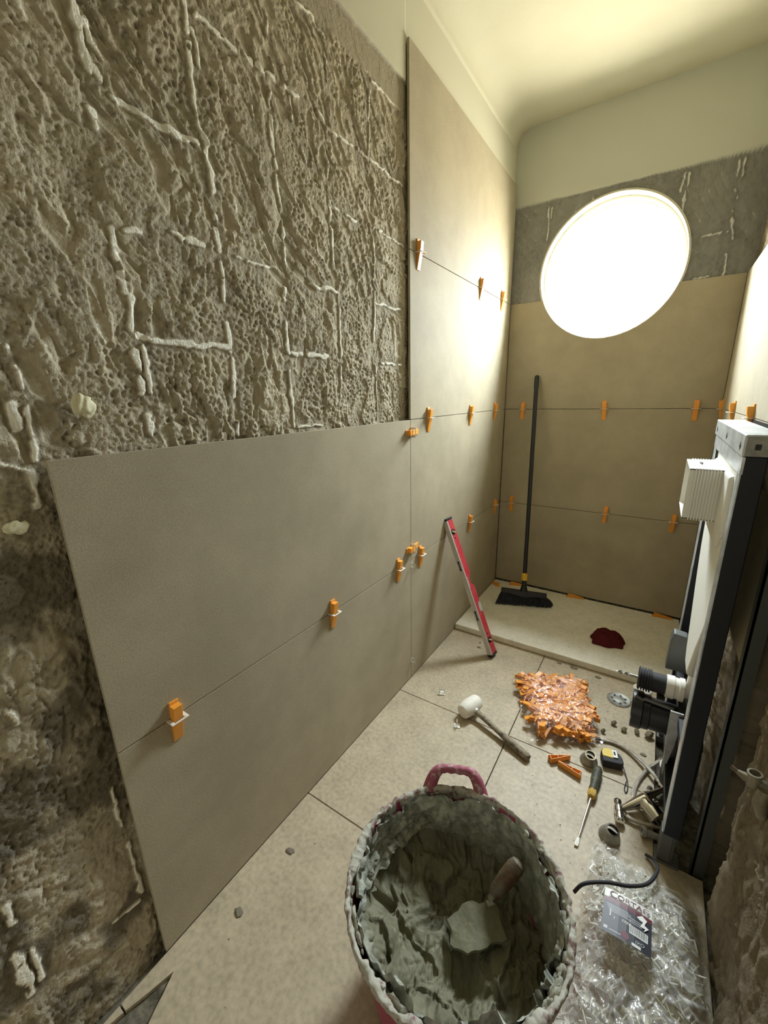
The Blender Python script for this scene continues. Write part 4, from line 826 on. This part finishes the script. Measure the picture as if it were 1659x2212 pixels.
# angle valve on the near right wall
p = AX(1632, 1680, 1.070); vv = empty('wall_valve', (0, 0, 0), None, 'dull brass pipe fitting sticking out of the brown right wall', 'pipe fitting')
MB().lathe([(.021, 0), (.021, .004), (.017, .008), (.010, .011), (.009, .025)], Vector((1.098, p.y, p.z-.012)), (-1, 0, 0), 24, True).build('flange', 'brass', vv, smooth=True)
MB().lathe([(.009, -.008), (.010, -.007), (.010, .015), (.0118, .016), (.0118, .022), (.0085, .022), (.0078, .007)], Vector((p.x, p.y, p.z-.012)), (-.1, 0, 1), 24).build('upright_mouth', 'brass', vv, smooth=True)
MB().tube([Vector((p.x+.02, p.y, p.z-.012)), Vector((p.x-.013, p.y+.008, p.z-.012)), Vector((p.x-.022, p.y+.014, p.z-.012))], [.010, .008, .005], 16).build('body', 'brass', vv, smooth=True)
MB().tube([Vector((p.x-.020, p.y+.012, p.z-.012)), Vector((p.x-.032, p.y+.020, p.z-.010))], .004, 10).build('screw', 'wood', vv)
MB().tube([Vector((1.082, p.y-.016, p.z-.008)), Vector((1.080, p.y-.020, p.z-.035)), Vector((1.088, p.y-.020, p.z-.062))], [.010, .012, .010], 16).build('elbow', 'brass', vv, smooth=True)
# ------------------------------------------------------------------ small hardware on the floor
def hpt(u, v, z): return AZ(u, v, z)
# escutcheon cups
for (u, v, lab, rot) in ((1273, 1634, 'small chrome flange cup between the bag of wedges and the tape measure', .0), (1318, 1795, 'small chrome flange cup touching the top of the clip bag', .3)):
    p = AZ(u, v, .022)
    e = empty('flange_cup', (p.x, p.y, 0), (0.20, .1, rot), lab, 'pipe flange', 'two chrome flange cups')
    MB().lathe([(.030, .001), (.0295, .004), (.0265, .014), (.0205, .026), (.0190, .036), (.0165, .038), (.0155, .030)], (0, 0, 0), (0, 0, 1), 36).build('cup', 'dusty', e, smooth=True)
    MB().lathe([(.0185, .0362), (.0185, .0388), (.0145, .0388), (.0145, .030)], (0, 0, 0), (0, 0, 1), 36).build('bright_rim', 'chrome', e, smooth=True)
    MB().lathe([(.0001, .012), (.0165, .012)], (0, 0, 0), (0, 0, 1), 24).build('dark_bore', 'black', e)
# tape measure
p = AZ(1322, 1641, .02); a0_, a1_ = AZ(1300, 1652, 0), AZ(1346, 1664, 0); rz = math.atan2((a1_-a0_).y, (a1_-a0_).x)
tm = empty('tape_measure', (p.x-.002, p.y+.008, 0), (0, 0, rz+.05), 'yellow and black tape measure lying on its side beside the steel hose', 'tape measure')
pf = [(-.033, -.030), (.026, -.032), (.034, -.024), (.034, -.004), (.028, .014), (.014, .028), (-.006, .034), (-.026, .028), (-.034, .014)]
q = MB(); q.prism(pf, lambda a, b: (a, b, .001), lambda a, b: (a, b, .030)); q.build('case', 'rubber', tm, bevel=.004, seg=3)
q = MB(); q.prism([(-.031, -.008), (.004, -.012), (.020, .012), (.010, .026), (-.006, .031), (-.024, .026), (-.031, .013)], lambda a, b: (a, b, .029), lambda a, b: (a, b, .0318)); q.build('yellow_panel', mat('tape_yellow', (.70, .50, .02), .45), tm, bevel=.001)['label'] = 'yellow case panel'
q = MB(); q.box(.002, .018, -.010, .024, .0315, .034); bcp = q.build('belt_clip', 'white', tm, bevel=.001); q = MB(); q.box(.0065, .0125, -.000, .016, .0338, .0345); q.build('clip_slot', 'rubber', bcp)
sp = [AZ(1346, 1656, .012), AZ(1351, 1672, .006), AZ(1356, 1690, .004), AZ(1355, 1708, .003), AZ(1351, 1712, .003), AZ(1349, 1702, .003), AZ(1353, 1688, .005)]
inv = Matrix.Translation(tm.location) @ tm.rotation_euler.to_matrix().to_4x4(); inv = inv.inverted()
MB().tube([inv @ q_ for q_ in smooth_path(sp)], .0016, 8).build('wrist_strap', 'rubber', tm, smooth=True)
# screwdriver
s0_ = AZ(1293, 1658, .016); s1_ = AZ(1277, 1722, .016); s2_ = AZ(1244, 1827, .004); dv = (s1_-s0_).normalized()
sd = empty('screwdriver', (0, 0, 0), None, 'flat screwdriver with a worn black and yellow handle on the floor', 'screwdriver')
Lh = (s1_-s0_).length
MB().tube([s0_, s0_+dv*.004, s0_+dv*.016, s0_+dv*Lh*.45, s0_+dv*Lh*.62, s0_+dv*Lh*.74, s0_+dv*Lh*.80], [.006, .012, .0155, .0155, .012, .0135, .014], 12).build('grip', 'driver', sd, smooth=True)
MB().tube([s0_+dv*Lh*.79, s0_+dv*Lh*.93, s0_+dv*Lh], [.0142, .0145, .012], 6).build('yellow_collar', mat('amber', (.55, .36, .07), .5), sd, bevel=.001)
MB().tube([s1_-dv*.01, s2_.lerp(s1_, .16)], .0032, 12).build('shaft', 'chrome', sd, smooth=True)
m_ = MB(); m_.T = frame_matrix(s2_, (s1_-s2_), Vector((1, .2, 0))); L2 = (s1_-s2_).length*.17
m_.prism([(0, -.0045), (L2*.35, -.0055), (L2*.7, -.004), (L2, -.003), (L2, .003), (L2*.7, .004), (L2*.35, .0055), (0, .0045)], lambda a, b: (a, b, -.0018), lambda a, b: (a, b, .0018)); m_.build('tip', 'chrome', sd)
# drain cover, white disc, nuts
p = AZ(1337, 1511, .003); dc = empty('drain_cover', (p.x, p.y, 0), (0, 0, .5), 'round grey steel drain cover beside the black outlet pipe', 'drain cover')
MB().lathe([(.0001, .0050), (.020, .0055), (.024, .003), (.036, .0035), (.042, .0060), (.046, .003), (.046, .0005)], (0, 0, 0), (0, 0, 1), 40).build('plate', 'dusty', dc, smooth=True)
for k in range(7):
    a_ = k*2*PI/7; q = MB(); q.lathe([(.0001, 0), (.0045, 0)], (.027*math.cos(a_), .027*math.sin(a_), .0046), (0, 0, 1), 12); q.build('hole', 'black', dc)
q = MB(); q.box(.035, .085, -.010, .010, .0015, .004); q.build('tab', 'dusty', dc, bevel=.001)
p = AZ(1388, 1488, .006); tag(MB().lathe([(.0001, .012), (.026, .011), (.036, .006), (.037, .001)], (p.x, p.y, 0), (0, 0, 1), 36).build('plastic_disc', 'white', smooth=True), 'round white plastic disc beside the front edge of the shower tray', 'disc')
NUTS = [((1302, 1580), 'small dull nut nearest the bag of wedges, leftmost of the row', 0, .9), ((1325, 1563), 'small crusty nut farthest back in the row', 0, 1.), ((1347, 1577), 'small dull nut in the middle of the row', 0, 1.),
        ((1376, 1583), 'small crusty nut below the black outlet pipe', 0, 1.), ((1401, 1591), 'largest pipe nut at the right end of the row', 1, 1.5)]
for (uv, lab_, kd, sc) in NUTS:
    p = AZ(*uv, .006); e = empty('pipe_nut', (p.x, p.y, .0085*sc), (random.uniform(.5, 1.1), random.uniform(-.5, .5), random.uniform(0, 6)), lab_, 'pipe nut', 'row of pipe nuts on the floor')
    e.scale = (sc,)*3
    MB().lathe([(.0045, -.0065), (.0085, -.0065), (.0088, .0065), (.0045, .0065), (.0045, -.0065)], (0, 0, 0), (0, 0, 1), 6).build('hex_body', 'brass', e, bevel=.0006)
    MB().lathe([(.0045, .004), (.0064, .004), (.0064, .0115), (.0045, .0115)], (0, 0, 0), (0, 0, 1), 16).build('threaded_neck', 'brass', e, smooth=True)
# hoses
def hose(name, uvz, label, r=.0058, ends=True, mt='hose'):
    pts = smooth_path([AZ(u, v, z) for u, v, z in uvz], 10); out = []; rad_ = []
    dist = 0; fine = []
    for a, b_ in zip(pts[:-1], pts[1:]):
        L_ = (b_-a).length; n_s = max(1, int(L_/.0015))
        for i in range(n_s): fine.append(a.lerp(b_, i/n_s))
    fine.append(pts[-1])
    for i, q_ in enumerate(fine): rad_.append(r*(1+.07*(i % 2)))
    e = empty(name, fine[0], None, label, 'hose', 'steel plumbing hoses'); e.location = (0, 0, 0)
    MB().tube(fine, rad_, 12).build('braid', mt, e, smooth=True, angle=1.5)
    if ends:
        for a, b_ in ((fine[0], fine[6]), (fine[-1], fine[-7])):
            ax_ = (a-b_).normalized(); MB().lathe([(.004, -.004), (.0082, -.004), (.0082, .012), (.004, .012)], a, ax_, 6, False).build('end_nut', 'chrome', e, bevel=.0006)
    return e
hose('flexible_hose', [(1294, 1598, .008), (1320, 1602, .008), (1352, 1617, .010), (1383, 1642, .016), (1408, 1668, .022), (1428, 1695, .020)], 'bright steel flexible hose arching from the wedge bag to the frame foot')
hose('flexible_hose', [(1428, 1642, .012), (1405, 1656, .010), (1383, 1680, .008), (1370, 1706, .008), (1370, 1728, .008), (1388, 1750, .008)], 'ribbed steel hose looping left under the bright hose')
hose('flexible_hose', [(1349, 1758, .014), (1365, 1770, .012), (1392, 1780, .012), (1418, 1786, .012), (1437, 1790, .010)], 'short ribbed steel hose lying below the chrome tap')
hose('flexible_hose', [(1402, 1706, .010), (1390, 1726, .012), (1396, 1742, .014), (1416, 1738, .014)], 'steel hose end tucked behind the chrome tap')
# white plastic loop beside foot
tag(MB().tube(smooth_path([AZ(1435, 1636, .02), AZ(1427, 1650, .02), (AZ(1432, 1668, .02)), AZ(1438, 1688, .01)]), .003, 8).build('plastic_loop', 'white', smooth=True), 'thin white plastic loop beside the frame foot', 'plastic scrap')
# chrome mixer tap
tp = empty('mixer_tap', (0, 0, 0), None, 'old chrome mixer tap lying among the hoses by the frame foot', 'tap')
a = AZ(1425, 1775, .028); b_ = AZ(1392, 1733, .034); dv = (b_-a).normalized()
MB().lathe([(.018, 0), (.024, .004), (.026, .03), (.025, .055), (.020, .064), (.0001, .066)], a-Vector((0, 0, .0)), dv, 28, False).build('body', 'chrome', tp, smooth=True)
sp0 = AZ(1395, 1728, .038); sp1 = AZ(1342, 1747, .016)
MB().tube([sp0, sp0.lerp(sp1, .35), sp0.lerp(sp1, .8), sp1], [.020, .016, .010, .007], 20).build('spout', 'chrome', tp, smooth=True)
lv0 = AZ(1392, 1722, .045); lv1 = AZ(1436, 1704, .040)
MB().tube([lv0, lv0.lerp(lv1, .4), lv1], [.016, .010, .006], 18).build('lever', 'chrome', tp, smooth=True)
# shut-off valve
sv = empty('chrome_valve', (0, 0, 0), None, 'small chrome shut-off valve standing left of the mixer tap', 'valve')
a = AZ(1335, 1735, .016); b_ = AZ(1342, 1790, .014); dv = (b_-a).normalized()
MB().lathe([(.0001, -.012), (.011, -.012), (.013, -.004), (.012, .008), (.006, .012)], a, dv, 6, False).build('knob', 'chrome', sv, bevel=.002)
MB().lathe([(.007, .008), (.007, .014), (.013, .016), (.0135, .034), (.011, .036), (.011, .046), (.013, .048), (.013, .058), (.009, .060), (.010, .066), (.0001, .068)], a, dv, 24, False).build('body', 'chrome', sv, smooth=True)
# pipe stub
ps = empty('pipe_stub', (0, 0, 0), None, 'short grey pipe with a round open mouth below the tap', 'pipe')
a = AZ(1386, 1794, .018); b_ = AZ(1428, 1812, .012); dv = (b_-a).normalized()
MB().lathe([(.0085, .004), (.0085, 0), (.0145, 0), (.0150, .010), (.0095, .013), (.0095, .052)], a, dv, 24).build('pipe', 'dusty', ps, smooth=True); MB().lathe([(.0001, .003), (.0085, .003)], a, dv, 20).build('dark_bore', 'black', ps)
# chrome shower rose at the bottom edge
p = AZ(1213, 2216, .01); rs_ = empty('drain_grate', (p.x, p.y, 0), None, 'small round pale grate half hidden between tub and clip bag', 'drain grate')
MB().lathe([(.0001, .0075), (.008, .0075), (.009, .006), (.016, .007), (.021, .006), (.022, .001)], (0, 0, 0), (0, 0, 1), 32).build('plate', 'mallet', rs_, smooth=True)
for k in range(6):
    a_ = k*PI/3+.4; q = MB(); q.lathe([(.0001, 0), (.0024, 0)], (.0135*math.cos(a_), .0135*math.sin(a_), .0074), (0, 0, 1), 10); q.build('hole', 'black', rs_)
# bits of foam stuck to the left wall
def blob(name, loc, r, m_, seed, label, cat, sc=(1, 1, 1), kind=None):
    bm = bmesh.new(); bmesh.ops.create_icosphere(bm, subdivisions=4, radius=r)
    for v in bm.verts:
        c_ = v.co/r; f_ = fbm(np.array([c_.x*1.6+c_.z]), np.array([c_.y*1.6-c_.z*.7+3]), 3, seed)[0]; v.co *= .55+.9*f_
        v.co = Vector((v.co.x*sc[0], v.co.y*sc[1], v.co.z*sc[2]))
    me = bpy.data.meshes.new(name); bm.to_mesh(me); bm.free(); me.materials.append(MT[m_]); o_ = link(name, me, None, True, angle=2); o_.location = loc; return tag(o_, label, cat)
p = AX(181, 877, -.012); blob('foam_lump', p, .017, 'foamy', 4, 'pale yellow foam lump stuck on the rough wall above the large left tile', 'foam lump', (.5, 1.0, 1.1))
p = AX(36, 1140, -.014); blob('foam_lump', p, .013, 'foamy', 14, 'pale yellow foam smear on the rough wall left of the large tile edge', 'foam lump', (.35, 1.3, .8))
# mortar crumbs: the larger ones are things, the fine grit is one mass
CR = [(627, 1838, .010, 'grey mortar crumb on the floor between the big left tile and the tub'), (516, 1970, .011, 'dark elongated mortar crumb nearest the bottom left of the floor'), (1208, 1432, .009, 'dark mortar crumb by the tray edge, left of the others'),
      (1240, 1442, .013, 'flattened mortar splat in front of the tray edge'), (1292, 1463, .010, 'mortar crumb near the tray edge, closest to the drain cover'), (1034, 1398, .008, 'mortar crumb on the floor just left of the level foot'),
      (1037, 1388, .006, 'tiny mortar crumb beside the level foot'), (1390, 1630, .008, 'brown curled scrap behind the bright steel hose')]
for i, (u, v, r, lb_) in enumerate(CR):
    p = AZ(u, v, .002); blob('mortar_crumb', (p.x, p.y, .0015), r, 'crumb', 20+i, lb_, 'mortar crumb', (1.2, .8, .30))
m_ = MB()
for k in range(520):
    if random.random() < .55: x_, y_, z_ = random.uniform(.5, .97), random.gauss(-1.25, .30), 0.
    elif random.random() < .5: x_, y_, z_ = random.uniform(.05, .97), random.uniform(-.69, -.03), .034
    else: x_, y_, z_ = random.uniform(.03, 1.0), random.uniform(-2.4, -.72), 0.
    if z_ == 0 and y_ > -.71: continue
    s_q = abs(random.gauss(.0009, .0007))+.0005; a_ = random.uniform(0, 6)
    m_.add([(x_+s_q*math.cos(a_+j*2.1), y_+s_q*math.sin(a_+j*2.1), z_+.0002) for j in range(3)]+[(x_, y_, z_+s_q*.9)], [(0, 1, 3), (1, 2, 3), (2, 0, 3), (2, 1, 0)])
tag(m_.build('mortar_grit', 'crumb'), 'fine grey mortar grit scattered over the floor and shower tray', 'grit', None, 'stuff')
for o in bpy.data.objects:      # every thing keeps its parts, every top level mesh is placed already
    if o.type == 'MESH' and o.parent is None and 'label' not in o and 'kind' not in o: print('UNTAGGED', o.name)
